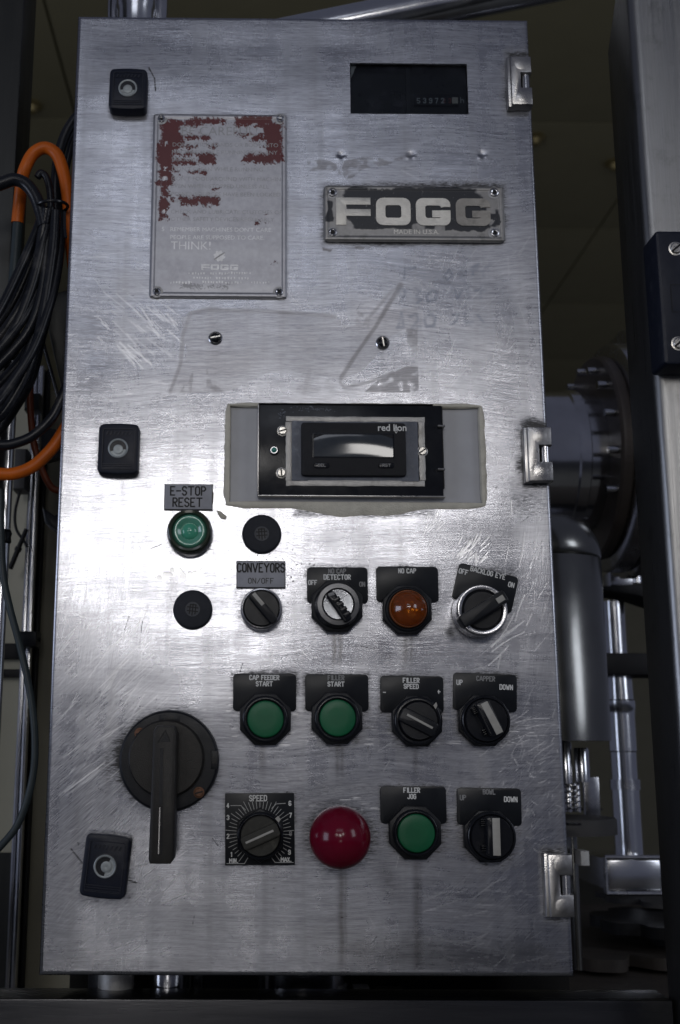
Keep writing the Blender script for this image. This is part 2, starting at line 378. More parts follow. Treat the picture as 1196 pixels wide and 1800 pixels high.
def ngon(c, r, n, ph=0.0): return [(c[0] + r * math.cos(ph + 2 * math.pi * i / n), c[1] + r * math.sin(ph + 2 * math.pi * i / n)) for i in range(n)]
def rectpx(x0, x1, y0, y1, h=0.0):
    a = at((x0 + x1) / 2, y1, h); b = at((x0 + x1) / 2, y0, h); ym = (y0 + y1) / 2
    return at(x0, ym, h)[0], at(x1, ym, h)[0], a[1], b[1]
def smooth(pts, n=8):                                  # Catmull-Rom
    p = [np.array(q, float) for q in pts]; p = [2 * p[0] - p[1]] + p + [2 * p[-1] - p[-2]]; out = []
    for i in range(1, len(p) - 2):
        for k in range(n):
            t = k / n; a, b, c, d = p[i - 1:i + 3]
            out.append(.5 * (2 * b + (c - a) * t + (2 * a - 5 * b + 4 * c - d) * t * t + (3 * b - a - 3 * c + d) * t ** 3))
    out.append(p[-2]); return out

# single-stroke engraver's alphabet on a 4 x 6 field
G = {'A': '00 14 26 34 40;12 32', 'B': '00 06 26 35 34 23 03;23 32 31 20 00', 'C': '35 26 16 05 01 10 20 31', 'D': '00 06 26 35 31 20 00', 'E': '36 06 00 30;03 23',
     'F': '36 06 00;03 23', 'G': '35 26 16 05 01 10 20 31 33 23', 'H': '00 06;30 36;03 33', 'I': '10 16', 'J': '36 31 20 10 01', 'K': '00 06;36 02;13 30', 'L': '06 00 30',
     'M': '00 06 23 46 40', 'N': '00 06 30 36', 'O': '10 01 05 16 26 35 31 20 10', 'P': '00 06 26 35 34 23 03', 'Q': '10 01 05 16 26 35 31 20 10;22 30', 'R': '00 06 26 35 34 23 03;13 30',
     'S': '35 26 16 05 04 13 23 32 31 20 10 01', 'T': '06 46;26 20', 'U': '06 01 10 20 31 36', 'V': '06 20 46', 'W': '06 10 24 30 46', 'X': '00 36;06 30', 'Y': '06 23 46;23 20', 'Z': '06 36 00 30',
     '-': '03 33', '+': '03 33;15 11', '/': '00 36', '.': '10 10.', '1': '05 16 10', '2': '05 16 26 35 34 00 30', '3': '05 16 26 35 34 23 32 31 20 10 01', '4': '20 26 02 32', '5': '36 06 03 23 32 31 20 00',
     '6': '35 26 16 05 01 10 20 31 32 23 03', '7': '06 36 10', '8': '13 04 05 16 26 35 34 23 13 02 01 10 20 31 32 23', '9': '01 10 20 31 35 26 16 05 04 13 33', '!': '16 12;10 10.'}
def write(mb, txt, c, hgt, w, h, xs=1.0, ang=0.0, gap=1.5, slant=0.0):
    k = hgt / 6.0; wid = []
    for ch in txt:
        if ch == ' ': wid.append(1.6)
        else: wid.append(max(int(q[0]) for st in G[ch].split(';') for q in st.split()))
    tot = sum(wid) + gap * (len(txt) - 1); u = -tot / 2; ca, sa = math.cos(ang), math.sin(ang)
    for ch, ww in zip(txt, wid):
        if ch != ' ':
            for st in G[ch].split(';'):
                pts = []
                for q in st.split():
                    x = int(q[0]) + u; y = int(q[1]) - 3
                    if q.endswith('.'): y += .4
                    x = (x + slant * y) * k * xs; y *= k
                    pts.append((c[0] + ca * x - sa * y, c[1] + sa * x + ca * y))
                mb.stroke(pts, w, h, h)
        u += ww + gap
    return mb
def font_mesh(name, txt, c, size, h, mat, parent, xs=1.0, align='LEFT', bold=0.0):
    cu = bpy.data.curves.new(name, 'FONT'); cu.body = txt; cu.size = size; cu.align_x = align; cu.extrude = .00012; cu.offset = bold
    cu.resolution_u = 3
    ob = bpy.data.objects.new(name, cu); COL.objects.link(ob)
    me = bpy.data.meshes.new_from_object(ob.evaluated_get(bpy.context.evaluated_depsgraph_get())); bpy.data.objects.remove(ob); bpy.data.curves.remove(cu)
    n = len(me.vertices); a = np.zeros(n * 3); me.vertices.foreach_get('co', a); a = a.reshape(n, 3)
    b = np.stack([c[0] + a[:, 0] * xs, -(h + a[:, 2]), c[1] + a[:, 1]], 1); ce = (b.min(0) + b.max(0)) / 2
    me.vertices.foreach_set('co', (b - ce).ravel()); me.materials.clear(); me.materials.append(MT[mat]); me.name = name
    return link(name, me, ce, parent)
def grid_mesh(us, vs_, hfun, wear, extra=None, keep=None):
    nu, nv = len(us), len(vs_); U, V = np.meshgrid(us, vs_)
    co = np.stack([U, -hfun(U, V), V], -1).reshape(-1, 3)
    idx = np.arange(nu * nv).reshape(nv, nu)
    q = np.stack([idx[:-1, :-1], idx[:-1, 1:], idx[1:, 1:], idx[1:, :-1]], -1)
    if keep is not None: q = q[keep]
    return co, q.reshape(-1, 4), U, V
def np_mesh(name, co, faces_q, mat, attrs, uv=None, more_f=()):
    me = bpy.data.meshes.new(name); nq = len(faces_q); 
    me.vertices.add(len(co)); me.vertices.foreach_set('co', co.ravel().astype('f4'))
    me.loops.add(nq * 4); me.loops.foreach_set('vertex_index', faces_q.ravel().astype('i4'))
    me.polygons.add(nq); me.polygons.foreach_set('loop_start', np.arange(0, nq * 4, 4, dtype='i4')); 
    me.polygons.foreach_set('use_smooth', np.ones(nq, bool))
    me.update(calc_edges=True); me.validate()
    for k, a in attrs.items():
        at_ = me.attributes.new(k, 'FLOAT_COLOR', 'POINT'); at_.data.foreach_set('color', a.ravel().astype('f4'))
    if uv is not None:
        l = me.uv_layers.new(name='UVMap'); vi = np.zeros(len(me.loops), 'i4'); me.loops.foreach_get('vertex_index', vi)
        l.data.foreach_set('uv', uv[vi].ravel().astype('f4'))
    me.materials.append(MT[mat]); return me

exec_parts = []
# ================================================================== the cabinet
cab = thing('control_cabinet', 'stainless steel control cabinet with a scratched brushed door full of knobs and push buttons', 'control cabinet', (W / 2, .1, 0))
MET = rectpx(616, 823, 111, 200); DSP = rectpx(403, 846, 714, 884)
RB = .0028
def axis(lo, hi, step, snaps):
    a = np.linspace(lo, hi, int((hi - lo) / step) + 1)
    for s in snaps: a[np.argmin(abs(a - s))] = s
    return a
us = axis(RB, W - RB, .0007, (MET[0], MET[1], DSP[0], DSP[1])); vv = axis(RB, H - RB, .0007, (MET[2], MET[3], DSP[2], DSP[3]))
dimples = [at(600, 272), at(722, 271), at(848, 271)]
def door_h(U, V):
    h = .0024 * (fbm(U, V, .13, 3, 2) - .5) + .0005 * (fbm(U * .6, V, .035, 9, 2) - .5)
    e = np.minimum(np.minimum(U, W - U), np.minimum(V, H - V)); h = h * sstep(.002, .03, e)
    for k, (a, b) in enumerate(dimples):
        d2 = (U - a) ** 2 + (V - b) ** 2
        h = h - .0005 * np.exp(-d2 / .0028 ** 2) + .00028 * np.exp(-((U - a + .002) ** 2 + (V - b + .0025) ** 2) / .0017 ** 2) + .00022 * np.exp(-((U - a - .0028) ** 2 + (V - b + .002) ** 2) / .0013 ** 2)
    return h
Uc = (us[:-1] + us[1:]) / 2; Vc = (vv[:-1] + vv[1:]) / 2; UC, VC = np.meshgrid(Uc, Vc)
def inside(r): return (UC > r[0]) & (UC < r[1]) & (VC > r[2]) & (VC < r[3])
co, fq, U, V = grid_mesh(us, vv, door_h, None, keep=~(inside(MET) | inside(DSP)))
X, Y = proj(U, 0 * U, V)                                   # photograph pixel of every vertex, for laying out the wear
Z_ = np.zeros_like(U)
grime, scr, res, drip, diag, cross, gloss, mark = [Z_.copy() for _ in range(8)]
n1 = fbm(U, V * 3, .012, 21, 4); n2 = fbm(U, V, .004, 31, 3); n3 = fbm(U, V, .05, 41, 3); n4 = fbm(U * .25, V * 4, .004, 51, 3)
def halo(kind, x0, x1, y0, y1, fall, amt):
    global grime
    if kind == 'r':
        d = np.hypot(np.maximum(np.maximum(x0 - X, X - x1), 0), np.maximum(np.maximum(y0 - Y, Y - y1), 0))
    else:
        d = np.maximum(np.hypot(X - x0, Y - y0) - x1, 0)
    g = np.exp(-(d / fall) ** 1.3) * amt * .8 * (.55 + .9 * n1) * (.4 + 1.15 * n3)
    grime = np.maximum(grime, g)
for hx in ((897, 937, 97, 186), (925, 975, 748, 848), (962, 1011, 1500, 1615)): halo('r', *hx, 17, .75)
halo('r', 572, 884, 328, 424, 13, .62); halo('r', 268, 503, 202, 522, 8, .40)
halo('r', 192, 260, 118, 200, 8, .45); halo('r', 170, 244, 746, 840, 7, .3); halo('r', 142, 228, 1472, 1584, 14, .45)
for cx, cy, r, fa, am in ((592, 1068, 45, 24, .5), (719, 1070, 44, 24, .5), (848, 1075, 46, 22, .5), (467, 1266, 46, 26, .52), (593, 1266, 46, 26, .52), (733, 1266, 46, 26, .5), (855, 1268, 46, 28, .55),
                        (458, 1466, 44, 26, .5), (599, 1472, 54, 30, .62), (733, 1465, 46, 28, .58), (864, 1472, 46, 28, .6), (460, 1070, 37, 22, .42), (333, 938, 40, 10, .3), (297, 1338, 88, 22, .72)):
    halo('c', cx, r, cy, 0, fa, am) if False else None
    d = np.maximum(np.hypot(X - cx, Y - cy) - r, 0); grime = np.maximum(grime, np.exp(-(d / fa) ** 1.2) * am * .68 * (.5 + 1.0 * n4) * (.35 + 1.25 * n3))
for x0, x1, y0, y1 in ((541, 646, 998, 1056), (664, 770, 998, 1056), (411, 520, 1185, 1250), (538, 647, 1186, 1250), (670, 779, 1189, 1252), (799, 909, 1184, 1250), (397, 517, 1394, 1520), (670, 785, 1383, 1446), (805, 916, 1385, 1448), (806, 905, 1000, 1060)):
    halo('r', x0, x1, y0, y1, 11, .5)
halo('r', 660, 930, 1190, 1300, 34, .22); halo('r', 400, 930, 1385, 1490, 22, .30)
halo('r', 400, 860, 706, 888, 6, .2); halo('r', 520, 760, 890, 905, 9, .45)
grime = np.maximum(grime, .5 * np.exp(-((X - 930) / 70) ** 2 - ((Y - 900) / 90) ** 2) * n3 * 1.3)
grime = np.maximum(grime, .42 * np.exp(-((X - 195) / 34) ** 2 - ((Y - 1345) / 62) ** 2) * (.5 + n1))
grime = np.maximum(grime, .6 * np.exp(-((X - 792) / 12) ** 2 - ((Y - 1112) / 12) ** 2))
e = np.minimum(np.minimum(U, W - U), np.minimum(V, H - V)); grime = np.maximum(grime, .28 * np.exp(-e / .004) * (.3 + n1))
# fine speckle of dirt round the middle controls
sp = vnoise(U, V, .0009, 77); grime = np.maximum(grime, .75 * sstep(.80, .93, sp) * np.exp(-((X - 480) / 110) ** 2 - ((Y - 1010) / 75) ** 2))
grime = np.maximum(grime, .7 * sstep(.955, .99, vnoise(U, V, .0016, 78)) * n3)
# drips under the fittings
for x, y0, y1, w, a in ((588, 1112, 1182, 4, .9), (598, 1112, 1182, 4, .8), (713, 1112, 1184, 5, .7), (722, 1112, 1184, 4, .5), (462, 1308, 1376, 6, .55), (594, 1310, 1380, 4, .7), (602, 1310, 1382, 4, .6), (732, 1310, 1372, 5, .55),
                        (601, 1528, 1716, 6, .75), (608, 1528, 1716, 3, .5), (733, 1515, 1716, 7, .62), (740, 1515, 1640, 3, .4), (684, 1150, 1180, 8, .25), (673, 612, 650, 3, .4), (264, 850, 1000, 10, .12), (540, 560, 700, 18, .10), (625, 40, 110, 16, .16), (610, 205, 260, 20, .14)):
    wob = (vnoise(Y, 0 * Y, 30, 5) - .5) * 3
    drip = np.maximum(drip, a * np.exp(-((X - x - wob) / w) ** 2) * sstep(y0 - 6, y0 + 4, Y) * (1 - sstep(y1 - 40, y1 + 2, Y) * .8) * (Y < y1 + 3) * (.6 + .7 * n4))
drip = np.maximum(drip, .55 * np.exp(-((X - 680 - (Y - 1540) * .25) / 20) ** 2 - ((Y - 1545) / 38) ** 2) * (.3 + n2))
drip = np.maximum(drip, .35 * np.exp(-((X - 625) / 26) ** 2 - ((Y - 1668) / 20) ** 2))
# ghosts of old stickers
def poly_mask(pts, soft=1.5):
    d = None; ins = np.zeros(X.shape, bool); best = np.full(X.shape, 1e9); n = len(pts)
    for i in range(n):
        (ax, ay), (bx, by) = pts[i], pts[(i + 1) % n]
        cond = ((ay > Y) != (by > Y)); 
        if by != ay: ins ^= cond & (X < (bx - ax) * (Y - ay) / (by - ay) + ax)
    return ins.astype(float)
def band(pts, w): return line(None, pts, w, 1.0)
def line(arr, pts, w, val):
    a = Z_ if arr is None else arr
    out = a.copy() if arr is None else a
    for (x0, y0), (x1, y1) in zip(pts[:-1], pts[1:]):
        m = w * 2 + 3; ua, vb = at(min(x0, x1) - m, max(y0, y1) + m); ub, vt = at(max(x0, x1) + m, min(y0, y1) - m)
        i0 = max(0, np.searchsorted(us, ua) - 2); i1 = np.searchsorted(us, ub) + 2; j0 = max(0, np.searchsorted(vv, vb) - 2); j1 = np.searchsorted(vv, vt) + 2
        if i1 <= i0 or j1 <= j0: continue
        xs, ys = X[j0:j1, i0:i1], Y[j0:j1, i0:i1]
        dx, dy = x1 - x0, y1 - y0; l2 = dx * dx + dy * dy + 1e-9
        t = np.clip(((xs - x0) * dx + (ys - y0) * dy) / l2, 0, 1); d = np.hypot(xs - x0 - t * dx, ys - y0 - t * dy)
        out[j0:j1, i0:i1] = np.maximum(out[j0:j1, i0:i1], val * np.clip(1 - np.maximum(d - w * .35, 0) / (w * .65 + .5), 0, 1))
    return out
rag = sstep(.36, .60, n2 + .5 * (n1 - .5))
g1 = poly_mask([(318, 560), (340, 545), (420, 545), (580, 560), (618, 575), (640, 565), (680, 545), (735, 540), (735, 625), (718, 605), (716, 575), (690, 590), (640, 650), (600, 668), (540, 655), (470, 655), (400, 690), (300, 690), (330, 620)])
res = np.maximum(res, .26 * g1 * (.6 + .6 * n3))
for pts, w, a in (([(300, 688), (318, 640), (322, 590), (335, 552), (360, 545), (480, 548), (588, 556)], 5, .55), ([(600, 664), (628, 620), (660, 575), (705, 500)], 6, .7), ([(690, 510), (660, 545), (640, 570)], 4, .4),
                  ([(598, 672), (606, 682), (650, 672), (690, 655)], 3, .5), ([(545, 650), (535, 690)], 6, .35)):
    res = line(res, pts, w, a)
for pg, a in (([(316, 690), (340, 652), (338, 690)], .6), ([(364, 648), (362, 690), (400, 690), (372, 672)], .6), ([(690, 655), (715, 644), (736, 644), (736, 684), (728, 690), (640, 690), (660, 672)], .75), ([(714, 578), (734, 580), (734, 628), (718, 612)], .6), ([(630, 545), (650, 560), (650, 580), (620, 572)], .4),
              ([(600, 560), (560, 560), (520, 690), (640, 690), (600, 670)], .22)):
    res = np.maximum(res, a * poly_mask(pg) * rag)
res = np.maximum(res, .6 * poly_mask([(540, 284), (570, 278), (590, 288), (600, 300), (606, 282), (640, 276), (690, 280), (728, 268), (720, 276), (680, 290), (640, 296), (620, 312), (600, 318), (585, 298), (545, 300)]) * rag)
res = np.maximum(res, .9 * poly_mask([(566, 434), (580, 438), (586, 436), (582, 442), (568, 440)])); res = np.maximum(res, .7 * poly_mask([(624, 432), (642, 434), (640, 438), (626, 437)]))
# handwriting in faded marker
for st in ([(730, 470), (712, 474)], [(712, 470), (711, 490)], [(790, 474), (780, 486), (786, 492), (796, 484), (790, 474)], [(812, 472), (806, 482), (816, 484), (820, 474), (812, 472)], [(842, 464), (832, 468), (832, 482)], [(826, 474), (840, 472)], [(864, 464), (854, 468), (850, 484)], [(846, 476), (860, 474)],
           [(706, 530), (714, 512), (704, 506), (700, 514), (708, 522)], [(730, 506), (738, 512), (732, 520), (742, 526), (734, 532)], [(760, 510), (750, 520), (752, 530), (766, 526), (768, 512), (760, 510)], [(822, 506), (824, 522)], [(836, 510), (854, 512)], [(846, 504), (846, 522)], [(800, 510), (804, 524), (812, 510)],
           [(700, 576), (706, 550), (710, 574), (698, 576)], [(722, 556), (732, 552), (736, 562), (724, 576), (740, 574)], [(756, 552), (746, 562), (750, 574), (764, 572), (766, 556), (756, 552)], [(796, 554), (806, 552), (804, 562), (794, 570)], [(818, 552), (818, 568), (832, 566)], [(840, 554), (850, 566)]):
    mark = line(mark, st, 3.2, .75)
mark = mark * (.3 + 1.1 * vnoise(U, V, .006, 91))
# white chips of old paint left of the plug
for cx, cy, rx, ry in ((302, 1001, 4, 4), (292, 1010, 9, 5), (280, 1016, 5, 4), (318, 1004, 3, 5), (322, 1014, 6, 7), (333, 1007, 5, 3), (342, 1005, 5, 2), (354, 1002, 3, 3)):
    scr = np.maximum(scr, .95 * sstep(1.1, .8, np.hypot((X - cx) / rx, (Y - cy) / ry) + (n2 - .5) * 1.6))
# scratches
rs = random.Random(11)
def scratches(n, x0, x1, y0, y1, ang, spread, lmin, lmax, w, a, curve=.0):
    global scr
    for _ in range(n):
        x, y = rs.uniform(x0, x1), rs.uniform(y0, y1); t = R(ang + rs.gauss(0, spread)); l = rs.uniform(lmin, lmax); c = rs.gauss(0, curve); pts = []
        for k in range(6):
            pts.append((x, y)); x += math.cos(t) * l / 5; y -= math.sin(t) * l / 5; t += c / 5
        scr = line(scr, pts, w * rs.uniform(.45, .9), a * rs.uniform(.3, 1.0))
scratches(26, 170, 290, 510, 600, -42, 6, 14, 60, .9, .55); scratches(10, 205, 240, 585, 620, -45, 4, 25, 55, 1.1, .8); scratches(12, 240, 300, 535, 580, -48, 5, 15, 40, 1, .6)
scratches(60, 90, 260, 1120, 1300, 50, 8, 20, 80, .8, .38, .12); scratches(16, 95, 200, 1290, 1420, 38, 8, 15, 60, .9, .5); scratches(40, 90, 290, 1440, 1690, 40, 18, 10, 70, .9, .45, .2); scratches(14, 230, 330, 1480, 1620, 35, 20, 8, 30, .9, .5)
scratches(3, 110, 130, 1390, 1400, 38, 2, 70, 110, 1.2, .8)
scratches(46, 740, 1000, 1555, 1700, 22, 18, 10, 70, .8, .38, .3); scratches(36, 880, 985, 1230, 1480, 48, 22, 8, 45, .8, .38, .4); scratches(18, 830, 960, 1270, 1340, 18, 10, 20, 80, .8, .38, .4)
scratches(40, 805, 850, 955, 995, 55, 14, 5, 22, 1.1, .8); scratches(14, 740, 770, 905, 960, 60, 10, 6, 25, .9, .6); scratches(24, 865, 960, 900, 1180, 75, 10, 15, 70, .8, .4, .2); scratches(6, 840, 900, 1110, 1170, 38, 4, 40, 80, 1, .6, .3)
scratches(36, 140, 500, 330, 540, -20, 26, 8, 60, .8, .30); scratches(36, 130, 920, 60, 330, 10, 30, 6, 40, .8, .28); scratches(40, 760, 930, 430, 690, 60, 25, 10, 60, .8, .28)
scratches(60, 100, 300, 230, 760, 1, 5, 5, 26, .8, .33); scratches(110, 90, 1000, 1300, 1700, 15, 50, 4, 30, .8, .34); scratches(120, 90, 980, 700, 1250, 5, 30, 4, 26, .8, .28); scratches(70, 870, 990, 1300, 1510, 30, 50, 3, 14, .9, .6)
scratches(45, 536, 660, 1400, 1520, 0, 3, 5, 26, .9, .6); scratches(45, 400, 540, 1225, 1310, 0, 3, 5, 22, .9, .5); scratches(60, 640, 930, 1225, 1310, 0, 4, 5, 26, .9, .5); scratches(40, 640, 830, 1385, 1500, 0, 4, 5, 22, .9, .5); scratches(18, 300, 400, 1230, 1330, 0, 5, 5, 22, .9, .5)
sc2 = scr; scr = Z_.copy()                                  # dark gouges
scratches(90, 100, 990, 880, 1700, 75, 50, 4, 26, .9, .75, .4); scratches(40, 110, 940, 40, 700, 60, 50, 4, 24, .8, .5, .4); scratches(6, 640, 720, 1330, 1700, -60, 20, 20, 60, .8, .6, .5)
for st in ([(125, 1492), (138, 1508), (146, 1518)], [(226, 1548), (240, 1552)], [(262, 120), (272, 138), (274, 160)]): scr = line(scr, st, 1.3, .8)
grime = np.maximum(grime, scr); scr = sc2
diag = np.maximum(.95 * np.exp(-((X - 160) / 150) ** 2 - ((Y - 1380) / 260) ** 2), .55 * np.exp(-((X - 930) / 130) ** 2 - ((Y - 1500) / 220) ** 2))
cross = np.maximum(.5 * np.exp(-((X - 170) / 120) ** 2 - ((Y - 1060) / 160) ** 2), .5 * np.exp(-((X - 940) / 60) ** 2 - ((Y - 1030) / 180) ** 2))
gloss = .9 * np.exp(-((Y - 1010) / 170) ** 2) * n3 + .3 * n3
wear = np.stack([grime, scr, res, drip], -1); flow = np.stack([diag, cross, gloss, mark], -1)
# rolled edge and returns of the door, then the cut edges
nu, nv = len(us), len(vv); idx = np.arange(nu * nv).reshape(nv, nu)
loop = np.concatenate([idx[0, :], idx[1:, -1], idx[-1, -2::-1], idx[-2:0, 0]])
lc = co[loop]; outx = np.where(lc[:, 0] < RB * 1.01, -1.0, np.where(lc[:, 0] > W - RB * 1.01, 1.0, 0)); outz = np.where(lc[:, 2] < RB * 1.01, -1.0, np.where(lc[:, 2] > H - RB * 1.01, 1.0, 0))
prev = loop; vs_all = [co]; fs_all = [fq]; base = len(co); nl = len(loop); wl = [wear.reshape(-1, 4)]; fl = [flow.reshape(-1, 4)]
for a in (15, 30, 45, 60, 75, 90, None):
    o, y = (RB, .020) if a is None else (RB * math.sin(R(a)), RB * (1 - math.cos(R(a))))
    ring = np.stack([lc[:, 0] + outx * o, lc[:, 1] + y, lc[:, 2] + outz * o], 1)
    ids = np.arange(base, base + nl); base += nl; vs_all.append(ring); wl.append(wear.reshape(-1, 4)[loop] * np.array([.8, .5, 0, .3])); fl.append(flow.reshape(-1, 4)[loop])
    fs_all.append(np.stack([np.roll(prev, -1), prev, ids, np.roll(ids, -1)], 1)); prev = ids
for r in (MET, DSP):
    q = [(r[0], r[2]), (r[1], r[2]), (r[1], r[3]), (r[0], r[3])]
    p = np.array([(a, 0.0003, b) for a, b in q] + [(a, .0022, b) for a, b in q]); vs_all.append(p); wl.append(np.tile([.3, 0, 0, 0], (8, 1))); fl.append(np.zeros((8, 4)))
    fs_all.append(np.array([[base + i, base + (i + 1) % 4, base + 4 + (i + 1) % 4, base + 4 + i] for i in range(4)])); base += 8
CO = np.concatenate(vs_all); FQ = np.concatenate(fs_all); WL = np.concatenate(wl); FL = np.concatenate(fl)
ce = np.array([W / 2, 0, H / 2])
door = link('door', np_mesh('door', CO - ce, FQ, 'sheet', {'wear': WL, 'flow': FL}, uv=np.stack([CO[:, 0], CO[:, 2]], 1) * 2), ce, cab, 'brushed stainless door with rolled edges, scratches, drips and sticker ghosts')
MB().wbox(.006, W - .006, .0225, .215, .006, H - .006, .004).build('enclosure_box', 'post', cab)

# ------------------------------------------------------------------ hour meter behind its window
def sub(mb, name, mat, par, **k): return mb.build(name, mat, par, **k)
u0, u1, v0, v1 = MET
hm = MB().wbox(u0 - .004, u1 + .004, .0085, .020, v0 - .004, v1 + .004).build('hour_meter', 'meter', cab, 'dark hour meter seen through a small window, reading 53972')
dv = at(716, 150, -.008)[0]
MB().wbox(dv - .0012, dv + .0018, .0058, .0083, v0, v1).build('divider', 'meterface', hm)
cx0, cx1, cy0, cy1 = rectpx(728, 806, 168, 187, -.008)
MB().wbox(cx0, cx1, .0062, .0083, cy0, cy1).build('counter_window', 'blackgloss', hm)
b = MB()
for k, ch in enumerate('53972'): write(b, ch, at(736 + k * 10.6, 177, -.006), .0040, .0008, -.0060)
b.build('digit', 'digit', hm)
b = MB()
for k, ch in enumerate('23'): write(b, ch, at(781 + k * 10, 177, -.006), .0036, .0008, -.0060)
b.build('digit', 'digitred', hm)
q = rectpx(795, 805, 172, 183, -.006); MB().wbox(q[0], q[1], .0052, .0061, q[2], q[3]).build('digit_drum', 'barwhite', hm)
b = MB(); p = at(813, 176, -.008)
b.stroke([(p[0] - .0012, p[1] - .0022), (p[0] - .0012, p[1] + .0024)], .0006, 0, -.0082).stroke([(p[0] - .0012, p[1] + .0003), (p[0] + .0004, p[1] + .0006), (p[0] + .0010, p[1] - .0002), (p[0] + .0010, p[1] - .0022)], .0006, 0, -.0082).build('letter', 'digit', hm)
q = at(617, 113, -.005); MB().prism([(q[0], q[1] - .012), (q[0] + .0018, q[1] - .008), (q[0] + .0030, q[1] - .004), (q[0] + .0045, q[1] - .002), (q[0] + .004, q[1]), (q[0], q[1])], -.0056, -.0050).build('torn_label', 'paper', hm)
MB().wbox(u0 - .003, u1 + .003, .0026, .0040, v0 - .003, v1 + .003).build('window_pane', 'glass', hm)

# ------------------------------------------------------------------ riveted plates
def rivet(par, c, h, r=.0031):
    b = MB().lathe(c, [(r, h), (r, h + .0006), (r * .92, h + .0012), (r * .7, h + .0015), (r * .5, h + .0012), (r * .42, h + .0002)], 24, cap1=False); b.build('rivet', 'chrome', par)
    MB().lathe(c, [(r * .45, h + .0001), (r * .45, h + .0003)], 16).build('rivet_hole', 'blackfill', par)
    MB().lathe(c, [(r * 1.55, h - .0003), (r * 1.5, h + .0003), (r * 1.02, h + .0004)], 24, cap1=False).build('rivet_seat', 'faintdark', par)
def plate_grid(name, rct, h, step, maskf, mat, r, label):
    u0, u1, v0, v1 = rct; a = np.linspace(u0, u1, int((u1 - u0) / step) + 1); c = np.linspace(v0, v1, int((v1 - v0) / step) + 1)
    def hf(U, V):
        e = np.minimum(np.minimum(U - u0, u1 - U), np.minimum(V - v0, v1 - V)); 
        return h - .0006 * sstep(.0012, 0, e) + .0005 * (sstep(.0005, .0016, e) - sstep(.0030, .0044, e))
    A, C = np.meshgrid((a[:-1] + a[1:]) / 2, (c[:-1] + c[1:]) / 2)
    ex = np.maximum(np.maximum(u0 + r - A, A - u1 + r), 0); ey = np.maximum(np.maximum(v0 + r - C, C - v1 + r), 0)
    co, fq, U, V = grid_mesh(a, c, hf, None, keep=np.hypot(ex, ey) <= r)
    me = np_mesh(name, co - np.array([(u0 + u1) / 2, -h, (v0 + v1) / 2]), fq, mat, {'wear': maskf(U, V)})
    o = link(name, me, ((u0 + u1) / 2, -h, (v0 + v1) / 2), cab, label)
    MB().prism(rrect(u0 + .0001, u1 - .0001, v0 + .0001, v1 - .0001, r), .0002, h - .0006).build('plate_back', 'steel', o)
    return o
WR = rectpx(266, 505, 201, 524, .0015)
def rects(X_, Y_, lst, seed, s):
    m = np.zeros_like(X_); nn = fbm(X_, Y_, s, seed, 4); n6 = fbm(X_ + Y_, (Y_ - X_) * 1.8, 4.0, seed + 9, 3)
    for x0, x1, y0, y1, a in lst:
        d = np.minimum(np.minimum(X_ - x0, x1 - X_), np.minimum(Y_ - y0, y1 - Y_)); m = np.maximum(m, sstep(-1.2, 1.2, d + (nn - (1 - a)) * 14 + (n6 - .5) * 13))
    return m
def warn_mask(U, V):
    X_, Y_ = proj(U, 0 * U - .0015, V)
    red = rects(X_, Y_, [(286, 318, 214, 262, .62), (300, 350, 212, 222, .5), (340, 400, 210, 219, .45), (412, 476, 206, 220, .5), (460, 494, 218, 236, .6), (470, 496, 230, 282, .66), (435, 496, 272, 284, .62), (318, 350, 238, 246, .55), (352, 372, 238, 246, .45), (420, 445, 234, 241, .5), (440, 470, 240, 247, .5), (345, 356, 220, 238, .45), (410, 440, 214, 232, .3), (445, 466, 222, 234, .45),
                          (280, 302, 258, 322, .66), (300, 322, 256, 260, .5), (330, 346, 256, 261, .5), (366, 378, 257, 260, .5), (300, 318, 269, 273, .5), (324, 338, 270, 273, .5), (347, 378, 271, 289, .55), (300, 346, 283, 290, .55), (300, 316, 301, 306, .5), (330, 362, 300, 306, .5), (284, 296, 320, 346, .5), (280, 296, 345, 385, .5), (296, 308, 346, 356, .45), (318, 350, 345, 363, .5), (352, 386, 345, 362, .42), (322, 330, 376, 380, .4), (450, 474, 391, 396, .35), (424, 434, 271, 284, .35), (455, 470, 256, 262, .35), (348, 356, 331, 333, .3), (368, 384, 331, 334, .35), (462, 470, 376, 380, .2), (478, 484, 461, 464, .3)], 61, 9)
    # bare halos round the raised letters of the heading and the row numbers
    for x0, x1, y0, y1 in ((318, 464, 221, 238), (288, 294, 249, 253), (288, 294, 294, 299), (286, 295, 309, 317), (286, 294, 368, 376)):
        d = np.minimum(np.minimum(X_ - x0, x1 - X_), np.minimum(Y_ - y0, y1 - Y_)); red = red * (1 - sstep(-1.5, 1.5, d + (fbm(X_, Y_, 7, 67, 3) - .62) * 16))
    wh = .5 * np.exp(-((Y_ - 508) / 7) ** 2) * sstep(280, 310, X_) * (1 - sstep(470, 495, X_)) * (.4 + fbm(X_, Y_, 14, 64, 3)); wh = np.maximum(wh, .3 * np.exp(-((Y_ - 445) / 10) ** 2) * fbm(X_, Y_ * 4, 60, 66, 3))
    dk = .45 * rects(X_, Y_, [(318, 404, 500, 507, .4)], 65, 8)
    return np.stack([red, dk, wh, 0 * red], -1)
wp = plate_grid('warning_plate', WR, .0018, .0004, warn_mask, 'warn', .003, 'worn metal warning plate with flaking red paint and raised lettering')
for p in ((284, 209), (493, 209), (276, 513), (491, 514)): rivet(wp, at(*p, .002), .0017)
k = mm(300, .002); hT = .0017
def wtext(t, px, py, sz, xs, mat): font_mesh('lettering', t, at(px, py, .002), sz, hT, mat, wp, xs)
wtext('BE CAREFUL!', 318, 237, .0105, 1.0, 'faintdark')
